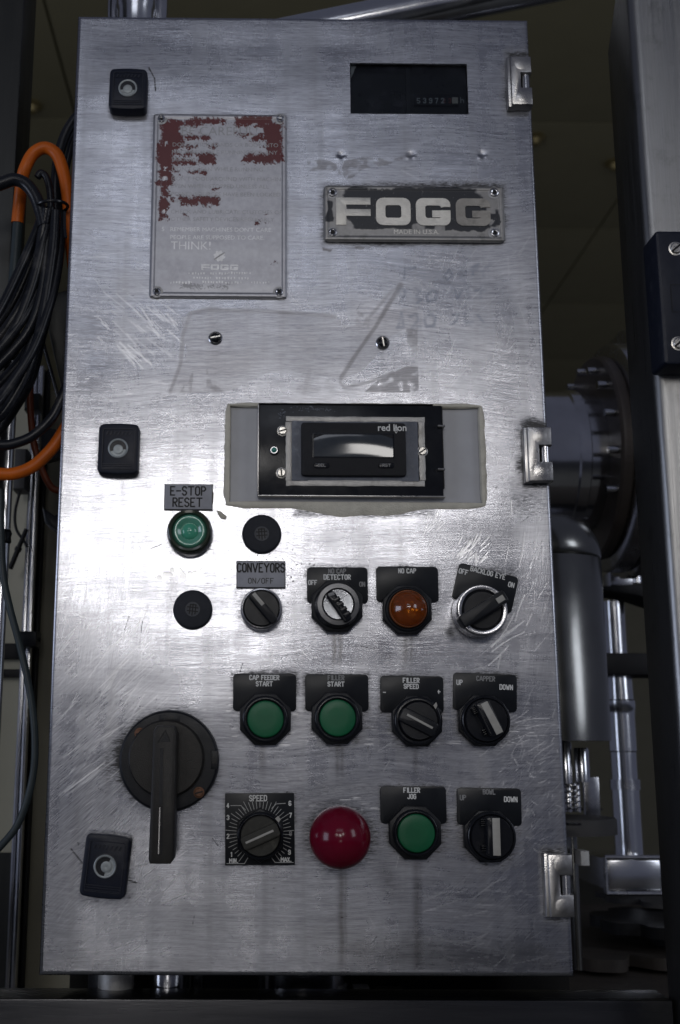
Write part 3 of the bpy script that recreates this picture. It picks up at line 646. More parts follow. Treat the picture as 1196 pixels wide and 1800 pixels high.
ys = [(303, 257, "DON'T STICK HANDS OR BODY INTO", 1), (302, 270, 'MACHINE WHILE RUNNING FOR ANY', 0), (302, 283, 'REASON.', 0), (302, 300, "DON'T CLEAN WHILE RUNNING.", 2), (301, 317, "DON'T FOOL AROUND WITH MACHINE", 3), (301, 330, 'EVEN WHEN STOPPED UNLESS ALL', 0), (301, 344, 'POWER SOURCES HAVE BEEN LOCKED', 0), (301, 357, 'OFF.', 0),
      (300, 375, 'CHECK AND LUBRICATE CLUTCHES OR', 4), (300, 388, 'OTHER SAFETY DEVICES REGULARLY.', 0), (299, 406, "REMEMBER MACHINES DON'T CARE.", 5), (299, 420, 'PEOPLE ARE SUPPOSED TO CARE.', 0)]
for px, py, t, nmb in ys:
    wtext(t, px, py, .0047, 1.02, 'faintdark' if py < 300 else 'faint' if py > 395 else 'faintdark')
    if nmb: wtext('%d' % nmb, px - 15, py, .0050, 1.0, 'faint')
wtext('THINK!', 300, 438, .0095, 1.0, 'faint')
gc = at(386, 450, .002); b = MB()
gear = []
for i in range(48): 
    a = 2 * math.pi * i / 48; rr = .0046 if (i // 3) % 2 else .0038; gear.append((gc[0] + rr * math.cos(a), gc[1] + rr * math.sin(a)))
b.prism(gear, hT - .0002, hT + .00025).build('gear_emblem', 'faint', wp)
MB().rot(R(35), gc).box(gc[0] - .005, gc[0] + .005, gc[1] - .0004, gc[1] + .0006, hT, hT + .0004).build('gear_slash', 'faintdark', wp)
# broad block letters F O G G
def fogg(par, x0, x1, y0, y1, h, th, mats, bev, name='letter'):
    u0, u1, v0, v1 = rectpx(x0, x1, y0, y1, h); w = (u1 - u0); g = w * .035; lw = (w - 3 * g) / 4; hh = v1 - v0; s = hh * .30
    for i, ch in enumerate('FOGG'):
        a = u0 + i * (lw + g); c = a + lw; r = hh * .24; polys = []
        if ch == 'F':
            polys = [[(a, v0), (a + s * 1.15, v0), (a + s * 1.15, v0 + hh * .33), (c, v0 + hh * .33), (c, v0 + hh * .58), (a + s * 1.15, v0 + hh * .58), (a + s * 1.15, v1 - hh * .26), (c, v1 - hh * .26), (c, v1), (a, v1)]]
        else:
            out = rrect(a, c, v0, v1, r, 4); inn = rrect(a + s * 1.05, c - s * 1.05, v0 + s * .9, v1 - s * .9, r * .35, 4)
            b = MB(); n = len(out)
            def ring(pts, hz): return [b.pt(*p, hz) for p in pts]
            o0, o1, i1, i0 = ring(out, h), ring(out, h + th), ring(inn, h + th), ring(inn, h)
            skip = set(range(6, 8)) if ch == 'G' else set()
            for q in range(n):
                if ch == 'G' and q == 4: continue
                z = (q + 1) % n
                for A, B in ((o0, o1), (o1, i1), (i1, i0)): b.f.append((A[q], A[z], B[z], B[q]))
            if ch == 'G':
                b.box(a + lw * .47, c - s * .2, v0 + hh * .30, v0 + hh * .55, h, h + th - .00004)
                b.box(c - s * 1.05, c - .00003, v0 + r, v0 + hh * .56, h, h + th - .00009)
                b.box(c - s * 1.05, c - .00003, v0 + hh * .68, v1 - r, h, h + th - .00009)
            b.build(name, mats[i], par); continue
        b = MB()
        for pl in polys: b.prism(pl, h, h + th, bev)
        b.build(name, mats[i], par)
fogg(wp, 354, 419, 465, 475, hT - .0001, .0003, ['faint'] * 4, 0)
for (x0, x1, y) in ((332, 362, 481), (370, 400, 481), (402, 440, 480), (340, 372, 489), (380, 414, 489), (420, 436, 489), (300, 340, 497), (356, 392, 496), (396, 426, 497), (442, 476, 497)):
    b = MB(); x = x0
    while x < x1: b.box(*rectpx(x, x + rs.uniform(1.5, 3), y - rs.uniform(1, 2.5), y + rs.uniform(.5, 2.5), hT), hT - .0002, hT + .0002); x += rs.uniform(4, 6)
    b.build('worn_line', 'faint', wp)
NP = rectpx(569, 887, 327, 425, .0025)
def name_mask(U, V):
    X_, Y_ = proj(U, 0 * U - .0025, V); nn = fbm(X_, Y_, 16, 71, 4); n5 = fbm(X_, Y_, 4, 72, 3)
    d = np.minimum(np.minimum(X_ - 575, 880 - X_), np.minimum(Y_ - 330, 408 - Y_)); p = sstep(-1, 1, d + (nn - .5) * 12 - 1)
    for cx, cy, rx, ry in ((586, 338, 17, 18), (592, 402, 26, 26), (596, 372, 12, 34), (866, 338, 26, 24), (872, 350, 16, 18), (870, 412, 24, 16), (735, 400, 12, 8), (775, 400, 10, 10), (700, 412, 130, 9), (862, 372, 8, 30)):
        p = p * sstep(.85, 1.1, np.hypot((X_ - cx) / rx, (Y_ - cy) / ry) + (nn - .5) * .9)
    p = np.maximum(p, sstep(.0, 2, np.minimum(np.minimum(X_ - 573, 586 - X_), np.minimum(Y_ - 352, 390 - Y_)) + (nn - .5) * 9)); p = np.maximum(p, sstep(.0, 2, np.minimum(np.minimum(X_ - 858, 878 - X_), np.minimum(Y_ - 374, 390 - Y_)) + (nn - .5) * 9))
    p = p * (1 - sstep(.80, .86, n5)); 
    dk = .8 * sstep(.5, .8, np.exp(-(np.hypot(X_ - 585, Y_ - 338) / 9) ** 4) + np.exp(-(np.hypot(X_ - 585, Y_ - 408) / 9) ** 4) + np.exp(-(np.hypot(X_ - 868, Y_ - 338) / 9) ** 4)) + .25 * sstep(.55, .75, nn)
    return np.stack([p, np.clip(dk, 0, 1), 0 * p, 0 * p], -1)
np_ = plate_grid('name_plate', NP, .0030, .00042, name_mask, 'name', .0045, 'raised name plate with chipped black paint and broad worn letters')
for p in ((585, 339), (869, 339), (585, 409), (870, 410)): rivet(np_, at(*p, .003), .0029, .0034)
fogg(np_, 591, 862, 349, 397, .0027, .0010, ['letter', 'letter', 'letter', 'letterdark'], .0002)
font_mesh('lettering', 'MADE IN U.S.A.', at(692, 411, .003), .0052, .0029, 'letter', np_, 1.0)
font_mesh('lettering', '610-1121', at(834, 421, .003), .0038, .0029, 'blackfill', np_, 1.0)

# ------------------------------------------------------------------ slotted screws on the sheet
def screw(name, c, r, h0, ang, par, mat='screw', label=None, dark=False):
    o = MB().lathe(c, [(r * 1.25, h0), (r * 1.25, h0 + .0004), (r, h0 + .0006), (r * .98, h0 + .0014), (r * .8, h0 + .0020)], 24).build(name, mat, par, label)
    MB().rot(ang, c).box(c[0] - r * .92, c[0] + r * .92, c[1] - r * .16, c[1] + r * .16, h0 + .0012, h0 + .00215).build('slot', 'blackfill', o)
for (px, py, a, lb) in ((379, 595, R(12), 'dark slotted screw with a bright washer, its slot lying level'), (673, 603, R(100), 'dark slotted screw with a bright washer, its slot standing upright')):
    c = at(px, py); o = MB().lathe(c, [(.0053, 0.0002), (.0053, .0008), (.0046, .0014), (.0040, .0010)], 28).build('panel_screw', 'chrome', cab, lb)
    MB().lathe(c, [(.0040, .0008), (.0040, .0016), (.0033, .0028), (.0018, .0036)], 28).build('screw_head', 'blackgloss', o)
    MB().rot(a, c).box(c[0] - .0036, c[0] + .0036, c[1] - .0005, c[1] + .0005, .0030, .0039).build('slot', 'screw', o)

# ------------------------------------------------------------------ quarter-turn locks
def lock(cx, cy, w, hgt, rot, label, ins):
    h = .011; c = at(cx, cy, h); a = mm(cy, h); w2, h2 = w * a / 2, hgt * a / 2
    def barrel(k, e=0):
        pts = []
        for p in rrect(c[0] - w2 * k + e, c[0] + w2 * k - e, c[1] - h2 * k + e, c[1] + h2 * k - e, .0032 * k):
            q = (p[0] - c[0]) / w2; pts.append((p[0], p[1] + (.0011 * (1 - q * q) if p[1] > c[1] else -.0009 * (1 - q * q))))
        return pts
    def dense(pts):
        out = []
        for i in range(len(pts)):
            p, q = pts[i], pts[(i + 1) % len(pts)]
            out += [tuple(np.array(p) * (1 - t) + np.array(q) * t) for t in (0, .25, .5, .75)] if math.dist(p, q) > .008 else [p]
        return out
    base = dense(rrect(c[0] - w2, c[0] + w2, c[1] - h2, c[1] + h2, .0032))
    base = [(x, y + (.0010 if y > c[1] else -.0010) * (1 - ((x - c[0]) / w2) ** 2) * (abs(y - c[1]) > h2 * .5)) for x, y in base]
    o = MB().rot(rot, c).prism(base, .0003, h, .0018).build('door_lock', 'navy', cab, label)
    b = MB().rot(rot, c); f = .80
    fr = rrect(c[0] - w2 * f, c[0] + w2 * f, c[1] - h2 * .86, c[1] + h2 * .82, .0012); fi = rrect(c[0] - w2 * f + .0006, c[0] + w2 * f - .0006, c[1] - h2 * .86 + .0006, c[1] + h2 * .82 - .0006, .0010)
    for q in range(len(fr)):
        z = (q + 1) % len(fr); i = [b.pt(*fr[q], h), b.pt(*fr[z], h), b.pt(*fr[z], h + .0005), b.pt(*fr[q], h + .0005), b.pt(*fi[q], h), b.pt(*fi[z], h), b.pt(*fi[z], h + .0005), b.pt(*fi[q], h + .0005)]
        b.f += [(i[0], i[1], i[2], i[3]), (i[3], i[2], i[6], i[7]), (i[5], i[4], i[7], i[6])]
    b.build('raised_frame', 'navy', o)
    for j in range(3): MB().rot(rot, c).box(c[0] - w2 * .74, c[0] + w2 * .74, c[1] - h2 * (.80 - j * .08) - .0003, c[1] - h2 * (.80 - j * .08) + .0003, h - .0002, h + .0005).build('rib', 'navy', o)
    for j in range(7):
        x = c[0] + (j - 3) * w2 * .19; y = c[1] + h2 * .62; t = .0012
        MB().rot(rot, c).prism([(x - t, y - .0014), (x - t + .0011, y - .0014), (x + t, y + .0014), (x + t - .0011, y + .0014)], h - .0002, h + .0005).build('embossed_mark', 'navy', o)
    rr = w2 * .50
    MB().rot(rot, c).lathe(c, [(rr * 1.12, h - .0002), (rr * 1.12, h + .0003), (rr * 1.02, h + .0004), (rr * .98, h - .0006)], 32, cap1=False).build('keyway_rim', 'navy', o)
    MB().lathe(c, [(rr, h - .0030), (rr, h + .0006), (rr * .93, h + .0009), (rr * .84, h + .0007), (rr * .80, h + .0002), (rr * .02, h)], 32).build('lock_insert', 'zinc', o)
    b = MB().rot(rot + ins, c)
    arc = [(c[0] + rr * .80 * math.cos(R(t)), c[1] + rr * .80 * math.sin(R(t))) for t in range(-15, 196, 15)] + [(c[0] + rr * .36 * math.cos(R(t)), c[1] + rr * .36 * math.sin(R(t)) - rr * .08) for t in range(195, -16, -15)]
    b.prism(arc, h - .0010, h + .00035); b.build('keyway_slot', 'blackgloss', o)
    MB().rot(rot + ins, c).lathe((c[0], c[1] - rr * .12), [(rr * .50, h - .0005), (rr * .48, h + .0007), (rr * .30, h + .0011), (rr * .05, h + .0006)], 20).build('keyway_core', 'zinc', o)
lock(225, 155, 66, 76, R(-.5), 'navy plastic quarter-turn lock above the warning plate', 0)
lock(208, 788, 71, 88, R(-.8), 'navy plastic quarter-turn lock midway down the door edge', R(8))
lock(185, 1523, 80, 104, R(-5.5), 'navy plastic quarter-turn lock tilted askew below the rotary handle', R(75))

# ------------------------------------------------------------------ hinges
def hinge(x0, x1, y0, y1, label):
    h = .010; u0, u1, v0, v1 = rectpx(x0, x1, y0, y1, h); w = u1 - u0; hh = v1 - v0; n0, n1 = v0 + hh * .36, v0 + hh * .66; nu = u0 + w * .48
    pl = [(u0, v0), (u1, v0), (u1, n0), (nu, n0), (nu, n1), (u1, n1), (u1, v1), (u0, v1)]
    o = MB().prism(pl, .0005, h, .0016).build('hinge', 'steel', cab, label)
    MB().box(u0 - .0022, u0 + .004, v0 - .0005, v1 + .0005, .0004, h - .0028, .0014).build('hinge_leaf', 'steel', o)
    pu = nu + (u1 - nu) * .55
    MB().tube([(pu, -.0045, n0 - .001), (pu, -.0045, n1 + .001)], .0032, 20).build('hinge_pin', 'chrome', o)
    MB().box(nu - .0005, u1 - .0008, n0 - .0005, n1 + .0005, .0002, .0016).build('hinge_shadow_gap', 'blackmetal', o)
    for z in ((v1 + n1) / 2, (v0 + n0) / 2):
        c = (u0 + w * .5, z); MB().lathe(c, [(w * .34, h - .0002), (w * .26, h + .0001), (w * .15, h + .00035), (w * .05, h + .00045)], 24).build('rivet_bulge', 'steel', o, angle=80)
hinge(899, 936, 98, 183, 'steel hinge beside the hour meter window')
hinge(929, 972, 750, 845, 'steel hinge beside the counter display')
hinge(966, 1009, 1502, 1613, 'steel hinge near the bottom of the door')

# ------------------------------------------------------------------ counter display behind its cut-out
u0, u1, v0, v1 = DSP
dp = MB().wbox(u0 - .003, u1 + .003, .0030, .0055, v0 - .003, v1 + .003).build('display_unit', 'acrylic', cab, 'counter display on a black bracket over a grey acrylic window')
bq = rectpx(456, 778, 712, 871, .003)
b = MB().box(bq[0], bq[1], bq[2], bq[3], -.0028, .0030, .0004); b.build('bracket', 'blackgloss', dp)
t = .0009
MB().box(bq[0] - .0006, bq[1] + .001, bq[2] - .0012, bq[2] - .0003, -.0028, .0052, .0003).build('bracket_lip', 'steel', dp)
MB().box(bq[0] - .0006, bq[1] - .006, bq[3] + .0002, bq[3] + .0009, -.0028, .0042, .0002).build('bracket_lip', 'blackmetal', dp)
MB().box(bq[0] - .0012, bq[0] - .0002, bq[2], bq[3], -.0028, .0040, .0003).build('bracket_lip', 'steel', dp)
MB().box(bq[1] + .0001, bq[1] + .0009, bq[2] + .006, bq[3] - .0005, -.0028, .0032, .0002).build('bracket_edge', 'blackmetal', dp)
for py in (749, 825):
    p = P(770, py, -.0045); q = P(781, py, -.0045); MB().tube([p, q, q + np.array([0, .006, 0])], .0010, 8).build('bent_tab', 'steel', dp)
fr = rectpx(503, 745, 734, 852, .0035); fi = rectpx(513, 735, 741, 846, .0035)
def frame_strip(x0, x1, y0, y1, seed):
    a = rectpx(x0, x1, y0, y1, .0035); b = MB(); n = 16; r_ = random.Random(seed); hor = (x1 - x0) > (y1 - y0); lo, hi = [], []
    for i in range(n + 1):
        s = i / n
        if hor: x = a[0] + (a[1] - a[0]) * s; lo.append((x, a[2] - r_.random() * .0006)); hi.append((x, a[3] + r_.random() * .0004))
        else: z = a[2] + (a[3] - a[2]) * s; lo.append((a[1] + r_.random() * .0004, z)); hi.append((a[0] - r_.random() * .0005, z))
    b.prism(lo + hi[::-1], .0028, .0038 + r_.random() * .0003, .0003); b.build('sealant_edge', 'alu', dp)
frame_strip(503, 747, 733, 741, 1); frame_strip(503, 747, 845, 854, 2); frame_strip(503, 513, 741.6, 844.6, 3); frame_strip(737, 747, 741.6, 844.6, 4)
b = MB(); a_, b_, c_, d_ = fi; nx, nz = 60, 30
gu = np.linspace(a_, b_, nx); gv = np.linspace(c_, d_, nz); co2, fq2, U2, V2 = grid_mesh(gu, gv, lambda U, V: .0034 + .0007 * fbm(U, V, .004, 5, 3) + .0008 * sstep(.004, .009, np.abs(U - (a_ + b_) / 2) - .028), None)
b.v = [tuple(p) for p in co2]; b.f = [tuple(q) for q in fq2]; b.build('sealant_bed', 'caulkgrey', dp, angle=80)
mz = rectpx(530, 714, 743, 836, .008)
mt_ = MB().prism(rrect(*mz, .0022), .0030, .0085, .0009).build('meter_bezel', 'blackrough', dp)
lq = rectpx(552, 691, 764, 803, .0085)
b = MB(); o_ = rrect(lq[0] - .0011, lq[1] + .0011, lq[2] - .0011, lq[3] + .0011, .0010); i_ = rrect(*lq, .0004)
for q in range(len(o_)):
    z = (q + 1) % len(o_); i = [b.pt(*o_[q], .0086), b.pt(*o_[z], .0086), b.pt(*i_[z], .0072 + .0016), b.pt(*i_[q], .0072 + .0016)]; b.f.append(tuple(i))
b.build('lcd_surround', 'blackgloss', dp)
gu = np.linspace(lq[0], lq[1], 40); gv = np.linspace(lq[2], lq[3], 20)
co2, fq2, U2, V2 = grid_mesh(gu, gv, lambda U, V: .0092 - 4.5 * (V - (lq[2] + lq[3]) / 2 + 5.0 * (U - (lq[0] + lq[1]) / 2) ** 2 + .001) ** 2 - .25 * (U - (lq[0] + lq[1]) / 2) ** 2, None)
b = MB(); b.v = [tuple(p) for p in co2]; b.f = [tuple(q) for q in fq2]; b.build('lcd_pane', 'lcd', dp, angle=80)
for px, py, tx in ((566, 818, 'SEL'), (680, 818, 'RST')):
    q = rectpx(px - 14, px + 14, py - 5, py + 5, .009); MB().prism(rrect(*q, (q[3] - q[2]) * .48), .0080, .0092, .0004).build('key', 'blackgloss', dp)
    write(MB(), tx, at(px, py, .0093), .0020, .0004, .0094, 1.35).build('lettering', 'dimwhite', dp)
font_mesh('lettering', 'red lion', at(664, 757, .0088), .0072, .0086, 'white', dp, .95, bold=.00012)
p = at(696.5, 755, .0088); b = MB(); ring = [(p[0] + .0009 * math.cos(R(t)), p[1] + .0027 * math.sin(R(t))) for t in range(0, 361, 20)]; b.stroke(ring, .0004, 0, .0090).build('lettering', 'white', dp)
for px, py, a in ((497, 757, R(15)), (495, 831, R(95)), (743, 793, R(35))): screw('bracket_screw', at(px, py, .004), .0032, .0030, a, dp)
c = at(482, 792, .004); MB().lathe(c, [(.0034, .003), (.0034, .0042), (.0026, .0056), (.0019, .0056)], 20, cap1=False).build('led_holder', 'chrome', dp); MB().lathe(c, [(.002, .003), (.002, .0058), (.0012, .0068), (.0004, .0071)], 16).build('led', 'led', dp)
for px, py, w_, hh_, n in ((555, 719, 46, 7, 40), (497, 730, 12, 8, 14)):           # chalky smears on the bracket
    b = MB()
    for i in range(n):
        x, y = rs.gauss(px, w_ / 2.4), rs.gauss(py, hh_ / 2.6); q = at(x, y, .0031); l = rs.uniform(.0004, .0012); a = rs.gauss(.2, .4)
        b.prism([(q[0] - l, q[1] - l * .2), (q[0] + l * .3, q[1] - l * .5), (q[0] + l, q[1] + l * .3), (q[0] - l * .2, q[1] + l * .5)], .0029, .00312)
    b.build('sealant_smear', 'caulkgrey', dp)
# ragged silicone bead round the cut-out
b = MB(); n = 260; prof = []; peri = []
for i in range(n):
    s = i / n * 4
    k = int(s); f = s - k; q = [(u0, v0), (u1, v0), (u1, v1), (u0, v1)]; nrm = [(0, -1), (1, 0), (0, 1), (-1, 0)][k]; p0, p1 = q[k], q[(k + 1) % 4]
    peri.append((p0[0] + (p1[0] - p0[0]) * f, p0[1] + (p1[1] - p0[1]) * f, nrm, k, f))
rings = []
for i, (x, z, nr, k, f) in enumerate(peri):
    e = min(f, 1 - f); e2 = min(1, e / .06)
    cxn = nr
    if e2 < 1:
        nb = [(0, -1), (1, 0), (0, 1), (-1, 0)][(k + 1) % 4 if f > .5 else (k - 1) % 4]; tt = .5 * (1 - e2); cxn = (nr[0] * (1 - tt) + nb[0] * tt, nr[1] * (1 - tt) + nb[1] * tt)
    nz_ = float(vnoise(np.array([i * 1.0]), np.array([3.0]), 7.0, 15)[0]); n5 = float(vnoise(np.array([i * 1.0]), np.array([9.0]), 2.2, 16)[0])
    wdt = .0017 + .0012 * nz_ + .0005 * n5
    if k == 0: wdt += .0020 + .0055 * max(0, math.sin(min(1, max(0, (f - .25) / .55)) * math.pi)) * (.6 + .8 * nz_)
    if k == 1: wdt += .0012
    if k == 3: wdt += .0014
    hgt = .0007 + .0006 * n5
    rings.append([b.pt(x - cxn[0] * .0012, z - cxn[1] * .0012, -.0018), b.pt(x - cxn[0] * .0004, z - cxn[1] * .0004, hgt * .7), b.pt(x + cxn[0] * wdt * .35, z + cxn[1] * wdt * .35, hgt), b.pt(x + cxn[0] * wdt * .75, z + cxn[1] * wdt * .75, hgt * .6), b.pt(x + cxn[0] * wdt, z + cxn[1] * wdt, -.0002)])
for i in range(n):
    A, B = rings[i], rings[(i + 1) % n]
    for j in range(4): b.f.append((A[j], B[j], B[j + 1], A[j + 1]))
b.build('silicone_bead', 'caulk', cab, 'ragged grey silicone bead round the display cut-out', angle=60)
MB().prism([at(381, 897), at(388, 899), at(399, 908), at(397, 913), at(388, 911), at(383, 903)][::-1], -.0003, .0012, .0003).build('sealant_crumb', 'caulk', cab)
MB().prism([at(372, 862), at(376, 866), at(375, 885), at(371, 893)][::-1], -.0003, .0010, .0002).build('sealant_crumb', 'caulk', cab)

# ------------------------------------------------------------------ legend plates and engraved tags
def tag_plate(x0, x1, y0, y1, rows, label):
    h = .0022; q = rectpx(x0, x1, y0, y1, h); o = MB().box(*q, .0002, h, .0002).build('engraved_tag', 'greyplate', cab, label)
    MB().box(q[0] - .0005, q[1] + .0005, q[2] - .0005, q[3] + .0005, .0001, h - .0005).build('tag_core', 'blackfill', o)
    for tx, px, py, hp, w, xs, mat in rows: write(MB(), tx, at(px, py, h), hp * mm(py), w, h + .00012, xs).build('lettering', mat, o)
tag_plate(290, 373, 852, 895, [('E-STOP', 331, 863, 15, .0010, .92, 'blackfill'), ('RESET', 330, 883, 15, .0010, .92, 'blackfill')], 'grey engraved tag reading E-STOP RESET')
tag_plate(417, 501, 987, 1032, [('CONVEYORS', 459, 998, 15, .0010, .80, 'blackfill'), ('ON/OFF', 459, 1021, 9, .0005, 1.15, 'plate')], 'grey engraved tag reading CONVEYORS ON/OFF')
def legend(x0, x1, y0, y1, rows, label, ang=0.0, sq=False):
    h = .0018; q = rectpx(x0, x1, y0, y1, h); c = ((q[0] + q[1]) / 2, (q[2] + q[3]) / 2)
    o = MB().rot(ang, c).prism(rrect(*q, .0006 if sq else .0028), .0002, h, .0002).build('legend_plate', 'plate', cab, label)
    for tx, px, py, hp, mat in rows:
        write(MB(), tx, at(px, py, h), hp * mm(py), .00070, h + .00015, .95, ang).build('lettering', mat, o)
    return o
legend(540, 647, 997, 1060, [('NO CAP', 593, 1004, 7.5, 'dimwhite'), ('DETECTOR', 593, 1014.5, 8, 'white'), ('OFF', 550, 1024, 7.5, 'white'), ('ON', 637, 1027, 7.5, 'dimwhite')], 'black legend plate reading NO CAP DETECTOR')
legend(662, 771, 996, 1058, [('NO CAP', 716, 1003.5, 7.5, 'white')], 'black legend plate reading NO CAP')
ba = R(-14.5)
legend(800, 907, 1001, 1066, [('BACKLOG EYE', 858, 1007, 8, 'white'), ('OFF', 815, 1005, 8, 'white'), ('ON', 899, 1028, 8, 'white')], 'black legend plate reading BACKLOG EYE, fixed at a slant', ba)
legend(410, 521, 1184, 1250, [('CAP FEEDER', 465, 1191, 7.5, 'white'), ('START', 465, 1202, 7.5, 'white')], 'black legend plate reading CAP FEEDER START')
legend(537, 648, 1185, 1250, [('FILLER', 591, 1191.5, 7.5, 'dimwhite'), ('START', 591, 1202.5, 7.5, 'white')], 'black legend plate reading FILLER START')
legend(669, 780, 1188, 1253, [('FILLER', 723, 1196, 7.5, 'white'), ('SPEED', 723, 1206.5, 7.5, 'white'), ('-', 676, 1217, 8, 'white'), ('+', 772, 1216, 8, 'white')], 'black legend plate reading FILLER SPEED', R(-.6))
legend(797, 909, 1184, 1250, [('CAPPER', 854, 1193, 7.5, 'dimwhite'), ('UP', 808, 1199.5, 8, 'white'), ('DOWN', 890, 1208, 8, 'white')], 'black legend plate reading CAPPER', R(-2.2))
legend(669, 785, 1382, 1448, [('FILLER', 724, 1389, 7.5, 'white'), ('JOG', 724, 1400, 7.5, 'white')], 'black legend plate reading FILLER JOG')
legend(804, 917, 1385, 1451, [('BOWL', 860, 1392, 7.5, 'dimwhite'), ('UP', 814, 1402, 8, 'dimwhite'), ('DOWN', 898, 1405, 8, 'white')], 'black legend plate reading BOWL', R(-.8))
sp_ = legend(396, 518, 1394, 1521, [('SPEED', 454, 1403, 9, 'white'), ('MIN.', 411, 1513, 6.5, 'white'), ('MAX.', 503, 1511, 6.5, 'white'), ('1', 407, 1502, 7, 'white'), ('2', 401, 1470, 7, 'white'), ('3', 401, 1437, 7, 'white'), ('4', 401, 1416, 7, 'white'), ('6', 510, 1412, 7, 'white'), ('7', 511, 1433, 7, 'white'), ('8', 511, 1465, 7, 'dimwhite'), ('9', 509, 1498, 7, 'white')], 'square black dial plate reading SPEED with a scale from MIN to MAX', R(.6), True)
sc = at(457, 1464, .0018); b = MB(); rr = mm(1464)
for i in range(41):
    a = R(233 - 286 * i / 40); r0, r1 = 41 * rr, (55 if i % 4 else 60) * rr
    b.stroke([(sc[0] + r0 * math.cos(a), sc[1] + r0 * math.sin(a)), (sc[0] + min(r1, 60 * rr) * math.cos(a), sc[1] + r1 * math.sin(a))], .00042, 0, .00195)
for pts in ([(406, 1416), (424, 1416), (432, 1424)], [(502, 1412), (486, 1413), (478, 1421)], [(399, 1518), (430, 1518), (436, 1508)], [(516, 1516), (484, 1516), (478, 1508)]): b.stroke([at(*p, .0018) for p in pts], .0005, 0, .00195)
b.build('scale_mark', 'tick', sp_)

# ------------------------------------------------------------------ push buttons, selectors, lamps
def nut(c, r, par, h=.0075, n=8, ph=R(22.5), mat='black'):
    MB().prism(ngon(c, r, n, ph), .0019, h, .0012).build('mounting_nut', mat, par)
def ring_body(name, c, r, h0, h1, ri, mat, label, chamf=.0015):
    return MB().lathe(c, [(r, h0), (r, h1 - chamf), (r - chamf * .4, h1 - chamf * .3), (r - chamf, h1), (ri + .0008, h1), (ri, h1 - .0008), (ri, h1 - .0035)], 56, cap1=False).build(name, mat, cab, label)
def green_button(px, py, label, r=32, nr=46):
    h = .0125; c = at(px, py, h); a = mm(py, h)
    o = ring_body('push_button', c, 41 * a, .004, h, (r + 1.2) * a, 'blackgloss', label); nut(c, nr * 1.06 * a, o)
    MB().lathe(c, [(r * a, .004), (r * a, h - .0012), (r * a - .0006, h - .0004), (r * a - .0016, h - .0001), (r * a * .5, h), (.0005, h)], 56).build('button_cap', 'green', o)
green_button(467, 1264, 'flush green push button under the CAP FEEDER START plate')
green_button(594, 1262, 'flush green push button under the FILLER START plate')
green_button(732.5, 1465, 'flush green push button under the FILLER JOG plate', 33, 47)
# red mushroom
h = .030; c = at(599, 1473, h); a = mm(1473, h); rm = 54.5 * a
o = MB().lathe(c, [(rm * .9, h - .010), (rm * .985, h - .0075), (rm, h - .0045), (rm * .97, h - .0015)] + [(rm * math.sin(R(t)) * 1.0, h - .0145 + .0145 * math.cos(R(t)) / math.cos(R(0)) + .000) for t in ()] + [(rm * .90, h + .0025), (rm * .78, h + .0066), (rm * .62, h + .0104), (rm * .42, h + .0134), (rm * .2, h + .0151), (rm * .02, h + .0155)], 72).build('mushroom_button', 'red', cab, 'big red mushroom push button', angle=80)
MB().lathe(c, [(.0155, .0003), (.0155, .006), (.013, .007), (.011, h - .009)], 40).build('button_stem', 'chrome', o)
# green pilot button by E-STOP RESET
h = .016; c = at(333, 932, h); a = mm(932, h)
o = MB().lathe(c, [(41 * a, .0005), (41 * a, .004), (40 * a, .011), (38 * a, h - .001), (36 * a, h), (32 * a, h - .0004), (30.5 * a, h - .0035)], 64, cap1=False).build('pilot_button', 'olive', cab, 'round translucent green pilot button in an olive bezel', angle=60)
MB().lathe(c, [(31 * a, .004), (31 * a, h - .0040), (27 * a, h - .0018), (25 * a, h - .0012), (20 * a, h - .0028), (15 * a, h - .0038)], 56, cap1=False).build('lens_rim', 'teal', o, angle=80)
MB().lathe(c, [(15.2 * a, h - .0046), (15 * a, h - .0036), (10 * a, h - .0022), (5 * a, h - .0015), (.3 * a, h - .0013)], 40).build('lens_core', 'tealcore', o, angle=80)
# amber pilot lamp
h = .014; c = at(719, 1069, h); a = mm(1069, h)
o = ring_body('pilot_lamp', c, 40 * a, .004, .009, 34 * a, 'black', 'amber pilot lamp lens with a knurled rim'); nut(c, 47 * a, o)
MB().lathe(c, [(33.4 * a, .005), (33.4 * a, h - .003), (32 * a, h - .0015)], 120, knurl=(1, .012)).build('lens_rim', 'amberrim', o, angle=10)
MB().lathe(c, [(32 * a, h - .003), (31.5 * a, h - .0012), (28 * a, h + .0005), (20 * a, h + .0035), (12 * a, h + .0055), (5 * a, h + .0068), (.3 * a, h + .0070)], 56).build('lens', 'amber', o, angle=80)
# rubber hole plugs with an emblem
for px, py, r, an, lb in ((460.5, 938, 34.5, R(4), 'black rubber hole plug under the display corner'), (339, 1071, 34.5, R(-6), 'black rubber hole plug below the pilot button')):
    c = at(px, py, .003); a = mm(py); o = MB().lathe(c, [(r * a, .0003), (r * a, .0016), (r * a - .0008, .0026), (r * a - .002, .0030), (.001, .0033)], 56).build('hole_plug', 'plug', cab, lb, angle=60)
    e = 13 * a; b = MB(); b.lathe(c, [(e, .0032), (e, .0036), (e * .9, .0036), (e * .88, .0033)], 36, cap0=False, cap1=False); b.build('emblem_ring', 'plugmark', o)
    b = MB().rot(an, c); b.lathe(c, [(e * .88, .0032), (e * .88, .00335)], 32); b.build('emblem_disc', 'plugmark', o)
    b = MB().rot(an, c)
    for st in ([(-.7, .25), (.7, .25)], [(-.7, -.25), (.7, -.25)], [(-.38, .62), (-.38, -.62)], [(0, .7), (0, -.8)], [(.38, .62), (.38, -.62)], [(-.38, .62), (.38, .62)]): b.stroke([(c[0] + x * e, c[1] + y * e) for x, y in st], e * .15, 0, .00345)
    b.build('emblem', 'blackfill', o)
